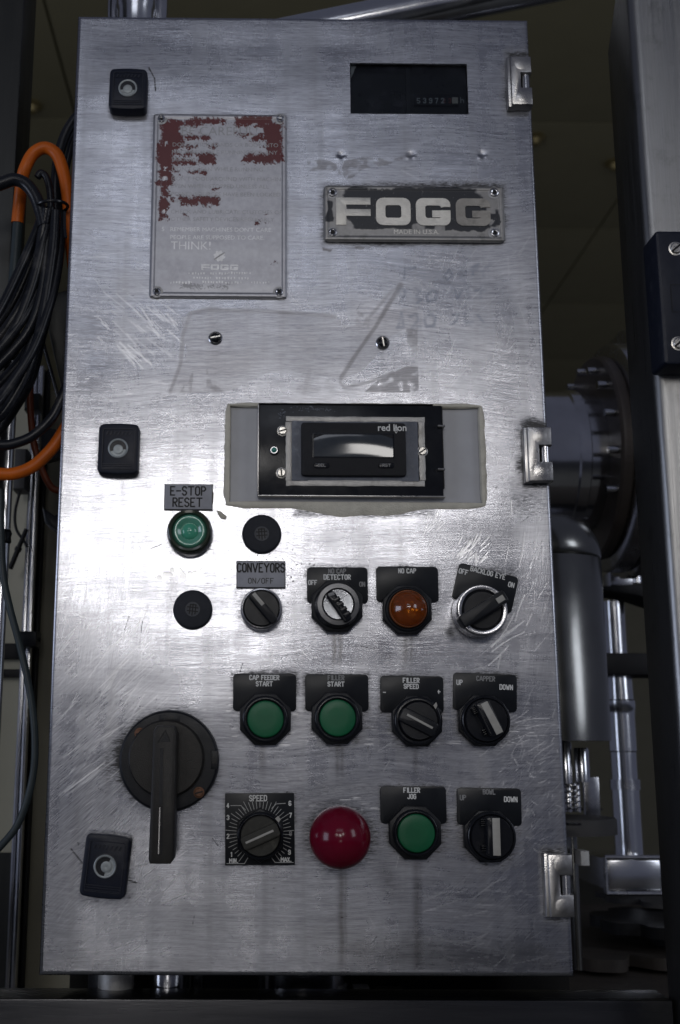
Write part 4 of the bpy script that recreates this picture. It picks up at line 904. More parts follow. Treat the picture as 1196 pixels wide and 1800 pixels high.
def lever(c, a, ang, l, w, h0, h1, mat, par, name='lever', tl=0.0, taper=1.0):
    pts = rrect(c[0] - l / 2, c[0] + l / 2, c[1] - w / 2, c[1] + w / 2, min(w * .48, .0022), 4)
    return MB().rot(ang, c).prism(pts, h0, h1, .0009).build(name, mat, par)
def inlay(p0, p1, h, w, par, mat='barwhite', e=.0005):
    a, b = at(*p0, h), at(*p1, h); c = ((a[0] + b[0]) / 2, (a[1] + b[1]) / 2); l = math.dist(a, b); ang = math.atan2(b[1] - a[1], b[0] - a[0])
    MB().rot(ang, c).box(c[0] - l / 2, c[0] + l / 2, c[1] - w / 2, c[1] + w / 2, h - .0008, h + e, .0002).build('pointer', mat, par)
def pxang(p0, p1, h): a, b = at(*p0, h), at(*p1, h); return math.atan2(b[1] - a[1], b[0] - a[0]), math.dist(a, b), ((a[0] + b[0]) / 2, (a[1] + b[1]) / 2)
# CONVEYORS knob
h = .016; c = at(460, 1069, .012); a = mm(1069, .012)
o = MB().lathe(c, [(37 * a, .0005), (37 * a, .008), (36.5 * a, .0105), (35 * a, .0118), (33 * a, .0120), (31.8 * a, .0112)], 56, cap1=False).build('selector_knob', 'chrome', cab, 'round black selector knob in a chrome ring below the CONVEYORS tag')
MB().lathe(c, [(31.6 * a, .004), (31.4 * a, .0108), (30 * a, .0118), (1 * a, .0120)], 56).build('knob_disc', 'black', o)
an, l, cc = pxang((441, 1041), (484, 1093), .018); lever(cc, a, an, l, 15 * a, .010, .0185, 'black', o); inlay((446, 1043), (463, 1063), .0185, .0028, o)
# NO CAP DETECTOR selector
h = .018; c = at(595, 1062, h); a = mm(1062, h)
o = MB().lathe(c, [(42 * a, .006), (41 * a, .011), (39 * a, h - .004), (37 * a, h), (29 * a, h + .0004), (27.5 * a, h - .001)], 56, cap1=False).build('selector_switch', 'blackgloss', cab, 'keyed selector switch with a bright metal face under the NO CAP DETECTOR plate'); nut(c, 49 * a, o, .0085)
MB().lathe(c, [(37.2 * a, h - .0006), (36.5 * a, h + .0004), (29 * a, h + .0008), (28 * a, h + .0002)], 56, cap0=False, cap1=False).build('dial_ring', 'gunmetal', o)
MB().lathe(c, [(27.5 * a, h - .004), (27.5 * a, h - .0008), (26 * a, h), (1 * a, h - .0004)], 48).build('dial_face', 'dullsteel', o)
an, l, cc = pxang((579, 1041), (614, 1091), h + .004); lever(cc, a, an, l, 16 * a, h - .002, h + .0045, 'blackgloss', o)
for k in range(4):
    s = .30 + k * .17; q = at(579 + 35 * s + 3, 1041 + 50 * s - 2, h + .0045); MB().rot(an, q).box(q[0] - .0014, q[0] + .0014, q[1] - .0024, q[1] + .0024, h + .004, h + .0056, .0004).build('grip_step', 'blackgloss', o)
inlay((578, 1046), (588, 1043), h + .0047, .0022, o, 'dimwhite')
# BACKLOG EYE selector
h = .020; c = at(849, 1072, h); a = mm(1072, h)
o = MB().lathe(c, [(46.5 * a, .0025), (46.5 * a, .006), (45 * a, .009), (46 * a, .012), (45.5 * a, h - .003), (43.5 * a, h - .0002), (41.5 * a, h), (37 * a, h - .0006), (34.5 * a, h - .0022)], 64, cap1=False).build('selector_switch', 'chrome', cab, 'large selector switch in a bright ring under the slanted BACKLOG EYE plate')
MB().lathe(c, [(35 * a, h - .006), (34.5 * a, h - .0018), (32 * a, h - .0004), (1 * a, h - .0002)], 56).build('knob_disc', 'black', o)
an, l, cc = pxang((812, 1094), (890, 1046), h + .010); lever(cc, a, an, l, 23 * a, h - .002, h + .0105, 'black', o); inlay((874, 1057), (886, 1049.5), h + .0105, .0040, o)
# FILLER SPEED potentiometer
h = .016; c = at(737, 1267, h); a = mm(1267, h)
o = ring_body('dial_knob', c, 43 * a, .004, .0135, 34 * a, 'blackgloss', 'black dial knob with a thin white pointer under the FILLER SPEED plate'); nut(c, 48 * a, o)
MB().lathe(c, [(34 * a, .006), (33.5 * a, h - .001), (32 * a, h), (1 * a, h + .0002)], 48).build('knob_disc', 'black', o)
an, l, cc = pxang((703, 1252), (771, 1286), h + .004); lever(cc, a, an, l * .92, 26 * a, h - .002, h + .0035, 'black', o); inlay((716, 1256), (761, 1280), h + .0035, .0016, o)
MB().prism([at(762, 1240, .0137), at(767, 1234, .0137), at(769, 1240, .0137), at(766, 1247, .0137)][::-1], .0136, .0140).build('paint_chip', 'barwhite', o)
# CAPPER and BOWL selectors
for (px, py, p0, p1, lb) in ((856, 1266, (851, 1235), (879, 1289), 'black selector switch with a broad white pointer under the CAPPER plate'), (866, 1472, (872, 1438), (874, 1504), 'black selector switch with an upright white pointer under the BOWL plate')):
    h = .016; c = at(px, py, h); a = mm(py, h)
    o = ring_body('selector_switch', c, 43.5 * a, .004, .0145, 38 * a, 'blackgloss', lb); nut(c, 48.5 * a, o)
    MB().lathe(c, [(38 * a, .006), (37.5 * a, h - .001), (36 * a, h), (1 * a, h + .0002)], 48).build('knob_disc', 'blackgloss', o)
    hl = h + .011; q0, q1 = (p0[0] - 4, p0[1] - 2), (p1[0] - 4, p1[1] + 2); an, l, cc = pxang(q0, q1, hl); lever(cc, a, an, l, 25 * a, h - .002, hl, 'blackgloss', o)
    inlay(p0, p1, hl, .0050, o)
    for k in range(7):
        s = -.42 + k * .05 if k < 4 else .25 + (k - 4) * .06; q = (cc[0] + math.cos(an) * l * s + math.sin(an) * 14 * a, cc[1] + math.sin(an) * l * s - math.cos(an) * 14 * a)
        MB().rot(an, q).box(q[0] - .0003, q[0] + .0003, q[1] - .0022, q[1] + .0022, h, h + .007, .0001).build('grip_rib', 'blackgloss', o)
# SPEED knob
h = .016; c = at(458, 1470, h); a = mm(1470, h)
o = ring_body('dial_knob', c, 41 * a, .004, .0135, 35 * a, 'blackgloss', 'grimy dial knob with a white pointer on the square SPEED plate'); nut(c, 47 * a, o, .0075, 6, R(30))
MB().lathe(c, [(35 * a, .006), (34.5 * a, h - .001), (33 * a, h), (1 * a, h + .0002)], 48).build('knob_disc', 'dirtyknob', o)
an, l, cc = pxang((424, 1486), (492, 1456), h + .004); lever(cc, a, an, l * .94, 24 * a, h - .002, h + .0035, 'dirtyknob', o); inlay((432, 1482), (481, 1460), h + .0035, .0015, o)
MB().prism([at(484, 1439, .0137), at(489, 1434, .0137), at(494, 1440, .0137), at(490, 1446, .0137)][::-1], .0136, .0140).build('paint_chip', 'barwhite', o)

# ------------------------------------------------------------------ rotary disconnect
c = at(297, 1337, .008); a = mm(1337, .008)
o = MB().lathe(c, [(88 * a, .0004), (88 * a, .006), (86 * a, .0085), (83 * a, .0095), (66 * a, .0100)], 80).build('rotary_disconnect', 'handledark', cab, 'large black rotary disconnect switch with a long downward handle', angle=30)
c2 = at(292, 1333, .016); MB().lathe(c2, [(67 * a, .008), (66 * a, .0145), (63 * a, .0165), (1 * a, .0172)], 64).build('turntable', 'handle', o)
hb = .040; q = [at(x, y, hb) for x, y in ((261, 1512), (263, 1519), (300, 1519), (305, 1512), (311, 1288), (306, 1276), (276, 1275), (270, 1284))]
MB().prism(q, .0165, hb, .0020).build('handle', 'handle', o)
MB().prism([at(x, y, hb) for x, y in ((279.5, 1414), (286, 1414), (287.5, 1315), (282, 1315))], hb - .0006, hb + .0003).build('handle_rib', 'handledark', o)
MB().prism([at(x, y, hb) for x, y in ((277, 1503), (281, 1505), (286, 1500), (286.5, 1416), (281, 1416))], hb - .0008, hb + .00025).build('handle_slot', 'blackfill', o)
p, q = at(279, 1500, hb), at(281.5, 1420, hb); MB().stroke([p, q], .0007, 0, hb + .0006).build('slot_edge', 'steel', o)
b = MB(); tri = [at(x, y, hb) for x, y in ((278, 1305), (291, 1284), (299, 1303))]; b.stroke(tri, .0008, 0, hb + .00015).build('arrow', 'blackfill', o)
MB().prism([at(x, y, hb) for x, y in ((282, 1304), (298, 1304), (291, 1289))], hb - .0004, hb + .0001).build('arrow_face', 'handledark', o)
for px, py in ((246, 1289), (350, 1393)):
    cc = at(px, py, .010); MB().lathe(cc, [(10 * a, .0095), (9.6 * a, .0103), (9 * a, .0099)], 24).build('screw_seat', 'blackfill', o); screw('plate_screw', cc, .0030, .0098, R(15), o, 'rust')
for (x0, x1, y0, y1) in ((280, 317, 1257, 1270), (371, 384, 1320, 1352)): MB().box(*rectpx(x0, x1, y0, y1, .0095), .0085, .0100, .0003).build('index_tab', 'handledark', o)
write(MB(), 'OFF', at(298, 1264, .01), .0032, .0005, .0102).build('lettering', 'handle', o); write(MB(), 'ON', at(377, 1336, .01), .0032, .0005, .0102, ang=R(-90)).build('lettering', 'handle', o)

# ================================================================== surroundings
def sz(px, Y): return px * (Y - CAM[1]) / F                 # length of so many photo pixels at depth Y
def zat(py, Y, px=500): return float(P(px, py, Y)[2])
def xat(px, py, Y): return float(P(px, py, Y)[0])
def turn(mb, x, y, prof, n=40, sharp=None):                  # lathe about a vertical axis: prof = (radius, z)
    ls = [[mb.raw(x + r * math.cos(2 * math.pi * i / n), y + r * math.sin(2 * math.pi * i / n), z) for i in range(n)] for r, z in prof]
    mb.loops(ls); return mb
def turnx(mb, y, z, prof, n=48, teeth=0.0):                  # lathe about an axis along x: prof = (radius, x)
    ls = [[mb.raw(x, y - r * (1 - teeth * (i % 4 < 1)) * math.cos(2 * math.pi * i / n), z + r * (1 - teeth * (i % 4 < 1)) * math.sin(2 * math.pi * i / n)) for i in range(n)] for r, x in prof]
    mb.loops(ls); return mb
# ceiling of panels, far wall, floor
ZC = CAM[2] + 3.1
cl = MB().wbox(-6, 6, 2.0, 11.0, ZC + .03, ZC + .06).build('ceiling', 'blackmetal', None, kind='structure')
pr = MB().wbox(-.745, .745, -.595, .595, 0, .028, .004)
me0 = None
for i in range(7):
    for j in range(7):
        c = (-4.5 + i * 1.5, 2.62 + j * 1.2, ZC + .014)
        if me0 is None: o = MB().wbox(c[0] - .744, c[0] + .744, c[1] - .594, c[1] + .594, ZC, ZC + .028, .004).build('ceiling_panel', 'ceil', cl); me0 = o.data
        else: link('ceiling_panel', me0, c, cl)
for px, py in ((57, 183), (942, 240), (1080, 285)):
    d = FW + RT * ((px - PX0) / F) - UP * ((py - PY0) / F); p = CAM + d * ((ZC - CAM[2]) / d[2])
    b = MB(); turn(b, p[0], p[1], [(.045, ZC - .002), (.05, ZC - .012), (.03, ZC - .018), (.02, ZC - .045), (.008, ZC - .05)], 20); b.build('sprinkler_head', 'brass', None, 'small brass sprinkler head on the pale ceiling', cat='sprinkler', group='sprinkler heads on the ceiling')
MB().wbox(-6, 6, 11.0, 11.2, -1.0, ZC + .03).build('wall', 'wallm', None, kind='structure')
MB().wbox(-6, 6, -6.0, 11.0, -1.05, -1.0).build('floor', 'floorm', None, kind='structure')

# right-hand post with its black switch block
fy = -.020; x0 = xat(1176, 1000, fy); dp_ = .062; zt = zat(100, fy + dp_, 1082); b = MB()
sec = [(x0 + .10, fy + dp_), (x0 + .006, fy + dp_), (x0, fy + dp_ - .006), (x0, fy + .007), (x0 + .0012, fy + .0035), (x0 + .0035, fy + .0012), (x0 + .007, fy), (x0 + .10, fy)]
b.loops([[b.raw(x, y, z) for x, y in sec] for z in (-.35, zt)] + [[b.raw(x, min(y, fy + dp_ - dc), z) for x, y in sec] for dc, z in ((.034, zt + .035), (.036, zt + .30))])
b.build('frame_post', 'post', None, 'square brushed steel machine post carrying a black switch block', angle=28, cat='post')
q = rectpx(1160, 1240, 405, 640, .046); o = thing('switch_block', 'black plastic safety switch block screwed to the steel post', 'switch', ((q[0] + q[1]) / 2, -.03, q[2]))
MB().prism(rrect(q[0], q[1], q[2], q[3], .003), .0205, .046, .0022).build('housing', 'navy', o)
for py in (436, 603): screw('socket_screw', at(1189 if py < 500 else 1194, py, .047), .0042, .0457, R(40), o)
b = MB(); r = rectpx(1181, 1200, 500, 548, .0465); rr_ = [(r[0], r[2]), (r[1], r[2]), (r[1], r[3]), (r[0], r[3]), (r[0], r[2])]; b.stroke(rr_, .0006, 0, .0462).build('moulded_outline', 'black', o)

# left-hand dark post and the pole beside it
x1 = xat(34, 170, .075); MB().wbox(x1 - .06, x1, .075, .125, -.5, 1.2, .003).build('guard_post', 'postdark', None, 'dark glossy guard post behind the coiled cables', cat='post')
Y_ = .10; xx = xat(15, 800, Y_); rr = sz(10.5, Y_); o = MB(); turn(o, xx, Y_, [(rr, -.3), (rr, zat(640, Y_))], 28); o.build('steel_pole', 'polished', None, 'slim steel pole under the hanging cable loops', cat='pole')
b = MB(); zt_ = zat(946, Y_); turn(b, xx, Y_, [(rr * 1.02, zt_ - .006), (rr * 1.25, zt_ - .0045), (rr * 1.15, zt_ - .001), (rr * 1.3, zt_ + .003), (rr * 1.03, zt_ + .0055)], 24); b.build('tape_wrap', 'tape', None, 'wrap of black tape round the slim steel pole', cat='tape')
# frosted guard panel with its strip, hinge block and bars
YP = .34; z_t = zat(690, YP); g = thing('machine_guard', 'pale machine guard pane in an aluminium strip frame left of the cabinet', 'machine guard', (-.15, YP, -.4))
MB().wbox(-.5, .10, YP, YP + .006, -.45, z_t).build('pane', 'pane', g)
xs = xat(57, 900, YP - .02); w = sz(10, YP); MB().wbox(xs - w, xs - .001, YP - .02, YP - .001, -.45, z_t + .02, .002).build('frame_strip', 'polished', g); MB().wbox(xs + .0005, xs + w, YP - .026, YP - .001, -.45, z_t + .02, .003).build('frame_strip', 'polished', g); MB().wbox(xs + w + .001, xs + w * 1.7, YP - .012, YP - .001, -.45, z_t + .02, .001).build('frame_strip', 'blackmetal', g)
r = P(52, 1125, YP - .035); MB().wbox(r[0] - sz(17, YP), r[0] + sz(17, YP), YP - .050, YP - .027, r[2] - sz(13, YP), r[2] + sz(13, YP), .003).build('hinge_block', 'black', g); MB().tube([(r[0] + sz(16, YP), YP - .04, r[2]), (r[0] + sz(21, YP), YP - .04, r[2])], .002, 10).build('hinge_stud', 'black', g)
for y0, y1 in ((1135, 1162), (1180, 1194)): MB().wbox(-.5, xs - w - .001, YP - .012, YP - .001, zat(y1, YP), zat(y0, YP), .001).build('cross_bar', 'blackmetal', g)
MB().wbox(-.5, xs - w - .002, YP - .006, YP - .001, -.45, zat(1500, YP)).build('kick_plate', 'postdark', g)
def pipe(name, pts, Y, r, mat, label, cat, group=None, n=10, wob=0.0):
    pp = [P(x, y, Y + (q[0] if q else 0)) for (x, y, *q) in pts]; pp = smooth(pp, 10)
    return MB().tube(pp, sz(r, Y), n).build(name, mat, None, label, cat=cat, group=group, angle=80)
pipe('cable_shadow_strand', [(36, 862), (27, 900), (29, 930), (42, 950), (48, 962)], YP - .03, 2.6, 'blackmetal', 'thin dark strand standing in for a cable shadow on the pale guard pane', 'cable')  # solid strand modelled in place of a cable's shadow on the frosted pane
b = MB(); pa, pb = P(47, 930, YP - .03), P(18, 1000, YP - .03); d = np.array(pb) - np.array(pa)
b.tube([pa, pa + d * .45, pa + d * .46, pa + d * .55, pa + d * .56, pb], [sz(4, YP), sz(4, YP), sz(6, YP), sz(6, YP), sz(4.5, YP), sz(4.5, YP)], 14); b.build('connector_shadow_rod', 'blackmetal', None, 'dark rod standing in for a connector shadow on the pale guard pane', cat='sensor')  # dark rod modelled in place of the connector's shadow on the pane
b = MB(); r = P(37, 850, YP - .03); b.wbox(r[0] - sz(11, YP), r[0] + sz(11, YP), YP - .04, YP - .015, r[2] - sz(14, YP), r[2] + sz(60, YP), .004); b.build('junction_box', 'greyplastic', None, 'grey junction box on the pale guard pane', cat='box')
for (x0_, x1_, y0_, y1_, Y2) in ((42, 70, 690, 719, .28),):
    a_ = P(x0_, y1_, Y2); c_ = P(x1_, y0_, Y2); MB().wbox(a_[0], c_[0], Y2, Y2 + .02, a_[2], c_[2], .003).build('clamp_block', 'black', None, 'small black clamp block behind the dull red cable', cat='clamp')
b = MB(); q = [P(x, y, .24) for x, y in ((74, 890), (96, 906), (104, 900), (104, 936), (78, 918))]; b.prism([(p[0], p[2]) for p in q][::-1], -.27, -.24, .002); b.build('latch_bracket', 'black', None, 'black angled latch bracket beside the cabinet edge', cat='bracket')
b = MB(); q = [P(x, y, .16) for x, y in ((76, 520), (70, 545), (80, 556), (116, 720), (150, 720), (150, 500))]; b.prism([(p[0], p[2]) for p in q][::-1] if False else [(p[0], p[2]) for p in q], -.20, -.16, .002); b.build('support_strut', 'postdark', None, 'dark slanting support strut behind the cabinet edge', cat='strut')
b = MB(); q = [P(x, y, .26) for x, y in ((76, 768), (88, 756), (104, 760), (104, 800), (78, 806))]; b.prism([(p[0], p[2]) for p in q], -.28, -.26, .002); b.build('clamp_block', 'black', None, 'black clamp block behind the thick orange cable', cat='clamp')

# cables
pipe('orange_cable', [(31, 392, .015), (35, 352, .012), (39, 318, .004), (45, 295), (59, 270), (80, 260), (100, 272), (112, 304), (120, 350), (124, 410), (130, 470)], .030, 12, 'orange', 'orange cable arching over the tied black bundle', 'cable', n=16)
pipe('orange_cable', [(-30, 828), (0, 833), (28, 832), (58, 820), (86, 795), (106, 768), (128, 730)], .030, 11.5, 'orange', 'thick orange cable curving under the black loops', 'cable', n=16)
pipe('red_cable', [(58, 560), (54, 650), (54, 720), (60, 780), (73, 822), (86, 850), (98, 861), (125, 864)], .12, 6.5, 'redsheath', 'dull red cable hanging behind the black loops', 'cable', n=14)
pipe('sleeve_pipe', [(34, 360), (30, 420), (24, 500), (19, 560)], .045, 10, 'greycable', 'grey sleeve pipe rising to the orange cable', 'pipe', n=18)
pipe('black_cable', [(150, 190), (127, 216), (112, 245), (102, 285), (98, 330), (98, 366), (96, 400)], .05, 10, 'cable', 'black cable coming down from behind the cabinet top to the bundle', 'cable', n=14)
pipe('black_cable', [(150, 214), (131, 240), (122, 270), (112, 320), (106, 372)], .06, 7, 'cable', 'thinner black cable running beside the orange arch', 'cable', n=12)
pipe('black_cable', [(-20, 332), (5, 322), (26, 316), (46, 324), (62, 345), (72, 372), (78, 398)], .012, 12.5, 'cable', 'thick black cable looping over into the tied bundle', 'cable', n=14)
pipe('black_cable', [(66, 312), (72, 304), (82, 312), (88, 335), (90, 362), (90, 395)], .026, 7, 'cable', 'short black cable hook above the tie', 'cable', n=12)
fan = [[(76, 366), (66, 402), (40, 462), (12, 522), (-14, 570)], [(80, 368), (72, 405), (52, 470), (22, 535), (-14, 590)], [(83, 368), (76, 410), (62, 480), (34, 545), (-14, 612)], [(86, 370), (80, 415), (68, 500), (42, 560), (-14, 630)],
       [(88, 370), (84, 420), (72, 520), (46, 588), (-14, 655)], [(92, 370), (86, 430), (76, 530), (48, 618), (-14, 690)], [(95, 370), (90, 430), (72, 545), (52, 610), (32, 655), (-14, 715)], [(98, 372), (94, 440), (80, 530), (66, 600), (44, 662), (12, 718), (-14, 745)],
       [(101, 372), (98, 440), (84, 540), (70, 600), (54, 665), (22, 722), (-14, 772)], [(105, 376), (107, 430), (97, 500), (80, 560), (56, 620), (10, 690), (-14, 720)], [(90, 366), (78, 420), (58, 500), (30, 570), (-14, 640)], [(97, 370), (100, 440), (88, 510), (70, 570), (40, 640), (-14, 700)]]
for k, pts in enumerate(fan):
    pipe('black_cable', [(x, y, (.010 * math.sin(k * 2.4) + .004 * i * (k % 3 - 1))) for i, (x, y) in enumerate(pts)], .022 - .0015 * (k % 5), 8.6 + 1.0 * (k % 3), 'cable', 'black rubber cable fanning down from the zip tie', 'cable', 'black cables tied in a bundle')
pipe('black_cable', [(-30, 776), (0, 782), (24, 780), (58, 766), (90, 736), (108, 702), (130, 650)], .020, 9.5, 'cable', 'thick black cable curving just above the orange one', 'cable', n=14)
pipe('thin_lead', [(66, 560), (78, 610), (92, 660), (106, 712)], .09, 3.6, 'cable', 'thin black lead slanting beside the support strut', 'cable')
pipe('grey_cable', [(2, 860), (2, 930), (6, 1010), (18, 1070), (34, 1130), (50, 1200), (60, 1270), (61, 1340), (50, 1400), (28, 1455), (-12, 1502)], .05, 6.4, 'greycable', 'single dark grey cable bowing past the pale guard pane', 'cable', n=14)
b = MB(); c0 = P(91, 364, .015); ring = [(c0[0] + .0125 * math.cos(R(t)), c0[1] + .012 * math.sin(R(t)), c0[2] + .0015 * math.sin(R(t + 60))) for t in range(0, 361, 15)]; b.tube(ring, .0013, 8); p = P(114, 372, -.005); b.tube([p, P(114, 402, -.002), P(116, 418, -.002)], .0012, 6)
b.build('zip_tie', 'blackgloss', None, 'black zip tie cinching the cable bundle', cat='zip tie')

# pipes above the cabinet
Y_ = .16; x = xat(240, 10, Y_); z0, r = zat(60, Y_), sz(36, Y_); o = thing('riser_pipe', 'polished riser pipe with clamp ferrules above the door lock', 'pipe', (x, Y_, z0))
b = MB(); turn(b, x, Y_, [(r, z0), (r, z0 + .02), (r * 1.08, z0 + .024), (r * 1.08, z0 + .035), (r * .98, z0 + .04), (r * .98, z0 + .3)], 48); b.build('pipe_body', 'polished', o)
for dx in (-1.28, 1.30): b = MB(); turn(b, x + dx * r, Y_ + .01, [(r * .3, z0), (r * .38, z0 + .03), (r * .38, z0 + .06), (r * .25, z0 + .09)], 20); b.build('clamp_lug', 'drum', o)
pa, pb = P(520, 62, .18), P(1010, -38, .18); MB().tube([pa + (pa - pb) * .4, pa, pb, pb + (pb - pa) * .3], sz(37, .18), 40).build('slanting_tube', 'polished', None, 'polished steel tube slanting across above the cabinet', cat='tube')

# machine parts behind, right of the cabinet
YD = .50; cy_ = 812; zc = zat(cy_, YD, 1050); r = sz(126, YD); xf = xat(1036, cy_, YD); o = thing('drive_drum', 'horizontal steel drum ending in a dark round flange', 'drum', (xf - .15, YD, zc - r))
b = MB(); turnx(b, YD, zc, [(r, xf - .5), (r, xf - .035), (r * 1.03, xf - .033), (r * 1.03, xf - .022), (r * .98, xf - .020), (r * .98, xf)], 64); b.build('drum_shell', 'drum', o)
R2 = sz(207, YD); b = MB(); turnx(b, YD, zc + .004, [(R2 * .87, xf), (R2 * .89, xf + .003), (R2 * .89, xf + .012), (R2 * .87, xf + .015)], 72); b.build('flange', 'flange', o)
b = MB(); turnx(b, YD, zc + .004, [(R2 * .97, xf + .0155), (R2 * 1.0, xf + .018), (R2 * 1.0, xf + .036), (R2 * .97, xf + .038)], 72); b.build('flange_ring', 'chrome', o)
b = MB(); turnx(b, YD + .01, zc + .012, [(R2 * 1.06, xf + .040), (R2 * 1.10, xf + .042), (R2 * 1.10, xf + .054), (R2 * 1.06, xf + .056)], 96, .02); b.build('toothed_ring', 'chrome', o)
for t in range(-30, 200, 23): 
    z = zc + R2 * .80 * math.sin(R(t - 90 + 90)); y = YD - R2 * .80 * math.cos(R(t - 90 + 90)) * 1.0
    MB().tube([(xf - .012, y, z), (xf + .001, y, z)], .0045, 12).build('flange_bolt', 'polished', o)
# domed motor cover
YM = .34; xm = xat(962, 1150, YM); r = sz(100, YM); zb, zs, ztp = zat(1300, YM), zat(985, YM), zat(918, YM); o = thing('motor_cover', 'dark steel cylindrical cover with a rounded shoulder behind the door edge', 'cover', (xm, YM, zb))
b = MB(); turn(b, xm, YM, [(r, zb), (r, zs - .001), (r * .985, zs)], 56); b.build('cover_barrel', 'dome', o, angle=50)
b = MB(); turn(b, xm, YM, [(r * .985, zs + .0005), (r * 1.005, zs + .002), (r, zs + .012), (r * .93, zs + .024), (r * .80, ztp - .002), (r * .55, ztp + .004), (r * .1, ztp + .006)], 56); b.build('cover_cap', 'dome', o, angle=60)
# chrome column with collars
YC = .62; xc = xat(1094, 1300, YC); r = sz(23, YC); zz = lambda y: zat(y, YC, 1094); o = thing('guide_column', 'polished guide column with stepped collars', 'column', (xc, YC, zz(1500)))
b = MB(); turn(b, xc, YC, [(r, zz(1560)), (r, zz(1388))], 40); b.build('lower_shaft', 'polished', o)
b = MB(); turn(b, xc, YC, [(r * 1.1, zz(1388)), (r * 1.1, zz(1370))], 40); b.build('collar', 'chrome', o)
b = MB(); turn(b, xc, YC, [(r * .94, zz(1370)), (r * .94, zz(1322)), (r * 1.0, zz(1320)), (r * 1.0, zz(1256))], 40); b.build('middle_shaft', 'polished', o)
b = MB(); turn(b, xc, YC, [(r * 1.03, zz(1256)), (r * 1.03, zz(1248)), (r * 1.08, zz(1246)), (r * 1.08, zz(1232)), (r * 1.0, zz(1230)), (r * .95, zz(1188))], 40); b.build('collar', 'polished', o)
b = MB(); turn(b, xc - .002, YC, [(r * .85, zz(1150)), (r * .85, zz(1058))], 40); b.build('upper_shaft', 'polished', o)
a_ = P(1060, 1186, YC - .03); c_ = P(1180, 1148, YC - .03); MB().wbox(a_[0], c_[0], YC - .03, YC + .04, a_[2], c_[2], .002).build('cross_plate', 'blackmetal', None, 'black cross plate clamped round the guide column', cat='plate')
b = MB(); q = [P(x, y, YC - .04) for x, y in ((1062, 1030), (1062, 1036), (1120, 1046), (1180, 1066), (1180, 1050), (1132, 1026))]; b.prism([(p[0], p[2]) for p in q], -(YC + .02), -(YC - .04), .001); b.build('shelf_bracket', 'blackmetal', None, 'thin dark shelf bracket above the guide column', cat='bracket')
a_ = P(1074, 1029, YC - .03); c_ = P(1112, 1006, YC - .03); MB().wbox(a_[0], c_[0], YC - .03, YC, a_[2], c_[2], .002).build('bearing_block', 'chrome', None, 'small bright bearing block under the drum flange', cat='block')
b = MB(); q = P(1118, 1000, YC - .02); turn(b, q[0], q[1], [(.007, q[2] - .018), (.007, q[2]), (.010, q[2] + .001), (.010, q[2] + .010), (.005, q[2] + .012)], 12); b.build('hex_bolt', 'polished', None, 'upright bolt beside the bright bearing block', cat='bolt')
# spindle, spring and star wheel under the cover
YS = .36; o = thing('spindle', 'bright spindle with a coil spring above the grey disc', 'spindle', (xat(1002, 1420, YS), YS, zat(1420, YS)))
for px, w, y0, y1, mt in ((996, 22, 1300, 1375, 'polished'), (1024, 26, 1312, 1372, 'polished'), (1016, 11, 1372, 1425, 'chrome'), (1000, 14, 1372, 1425, 'drum')):
    b = MB(); turn(b, xat(px, y1, YS), YS, [(sz(w / 2, YS), zat(y1, YS)), (sz(w / 2, YS), zat(y0, YS) - .002), (sz(w / 2 - 2, YS), zat(y0, YS))], 24); b.build('rod', mt, o)
b = MB(); cxs = xat(1004, 1400, YS); hel = [(cxs + sz(15, YS) * math.cos(t * .5), YS + sz(15, YS) * math.sin(t * .5), zat(1425, YS) + (zat(1374, YS) - zat(1425, YS)) * t / 64) for t in range(65)]; b.tube(hel, .0009, 8); b.build('spring', 'chrome', o)
a_ = P(1030, 1440, YS + .05); c_ = P(1053, 1366, YS + .05); MB().wbox(a_[0], c_[0], YS + .05, YS + .058, a_[2], c_[2], .001).build('guide_plate', 'chrome', None, 'small pale guide plate beside the spring', cat='plate')
YW = .36; xw = xat(985, 1450, YW); r = sz(93, YW); z1_, z0_ = zat(1434, YW), zat(1462, YW); o = thing('grey_disc', 'thick grey disc with holes under the spring', 'disc', (xw, YW, z0_))
b = MB(); turn(b, xw, YW, [(r, z0_), (r, z1_ - .002), (r * .98, z1_)], 64); b.build('disc_body', 'greyplastic', o)
for px, py in ((1030, 1422), (1002, 1448)):
    d = FW + RT * ((px - PX0) / F) - UP * ((py - PY0) / F); p = CAM + d * ((z1_ - CAM[2]) / d[2]); b = MB(); turn(b, p[0], p[1], [(.018 if px > 1010 else .010, z1_ - .001), (.018 if px > 1010 else .010, z1_ + .0006)], 28); b.build('disc_hole', 'blackfill', o)
b = MB(); turn(b, xat(1008, 1520, YS), YS, [(sz(8, YS), -.06), (sz(8, YS), z0_)], 20); turn(b, xat(992, 1500, YS), YS, [(sz(14, YS), zat(1500, YS)), (sz(14, YS), z0_)], 20); b.build('disc_shaft', 'dome', o)
a_ = P(1022, 1522, YS - .03); c_ = P(1036, 1496, YS - .03); MB().wbox(a_[0], c_[0], YS - .03, YS - .01, a_[2], c_[2], .001).build('sensor_tip', 'chips', None, 'small pale sensor tip beside the lowest hinge', cat='sensor')
# chrome clamp box round the column foot
YB = .50; a_ = P(1066, 1570, YB); c_ = P(1166, 1507, YB); o = thing('clamp_box', 'polished clamp box gripping the foot of the guide column', 'clamp', ((a_[0] + c_[0]) / 2, YB + .06, a_[2]))
MB().wbox(a_[0] + .003, c_[0] - .003, YB, YB + .12, a_[2] + .003, c_[2] - .003, .002).build('box_body', 'polished', o)
for z in (a_[2], c_[2]): MB().tube([(a_[0], YB - .001, z), (c_[0], YB - .001, z)], .0026, 10).build('box_rim', 'chrome', o)
for x in (a_[0], c_[0]): MB().tube([(x, YB - .001, a_[2]), (x, YB - .001, c_[2])], .0026, 10).build('box_rim', 'chrome', o)
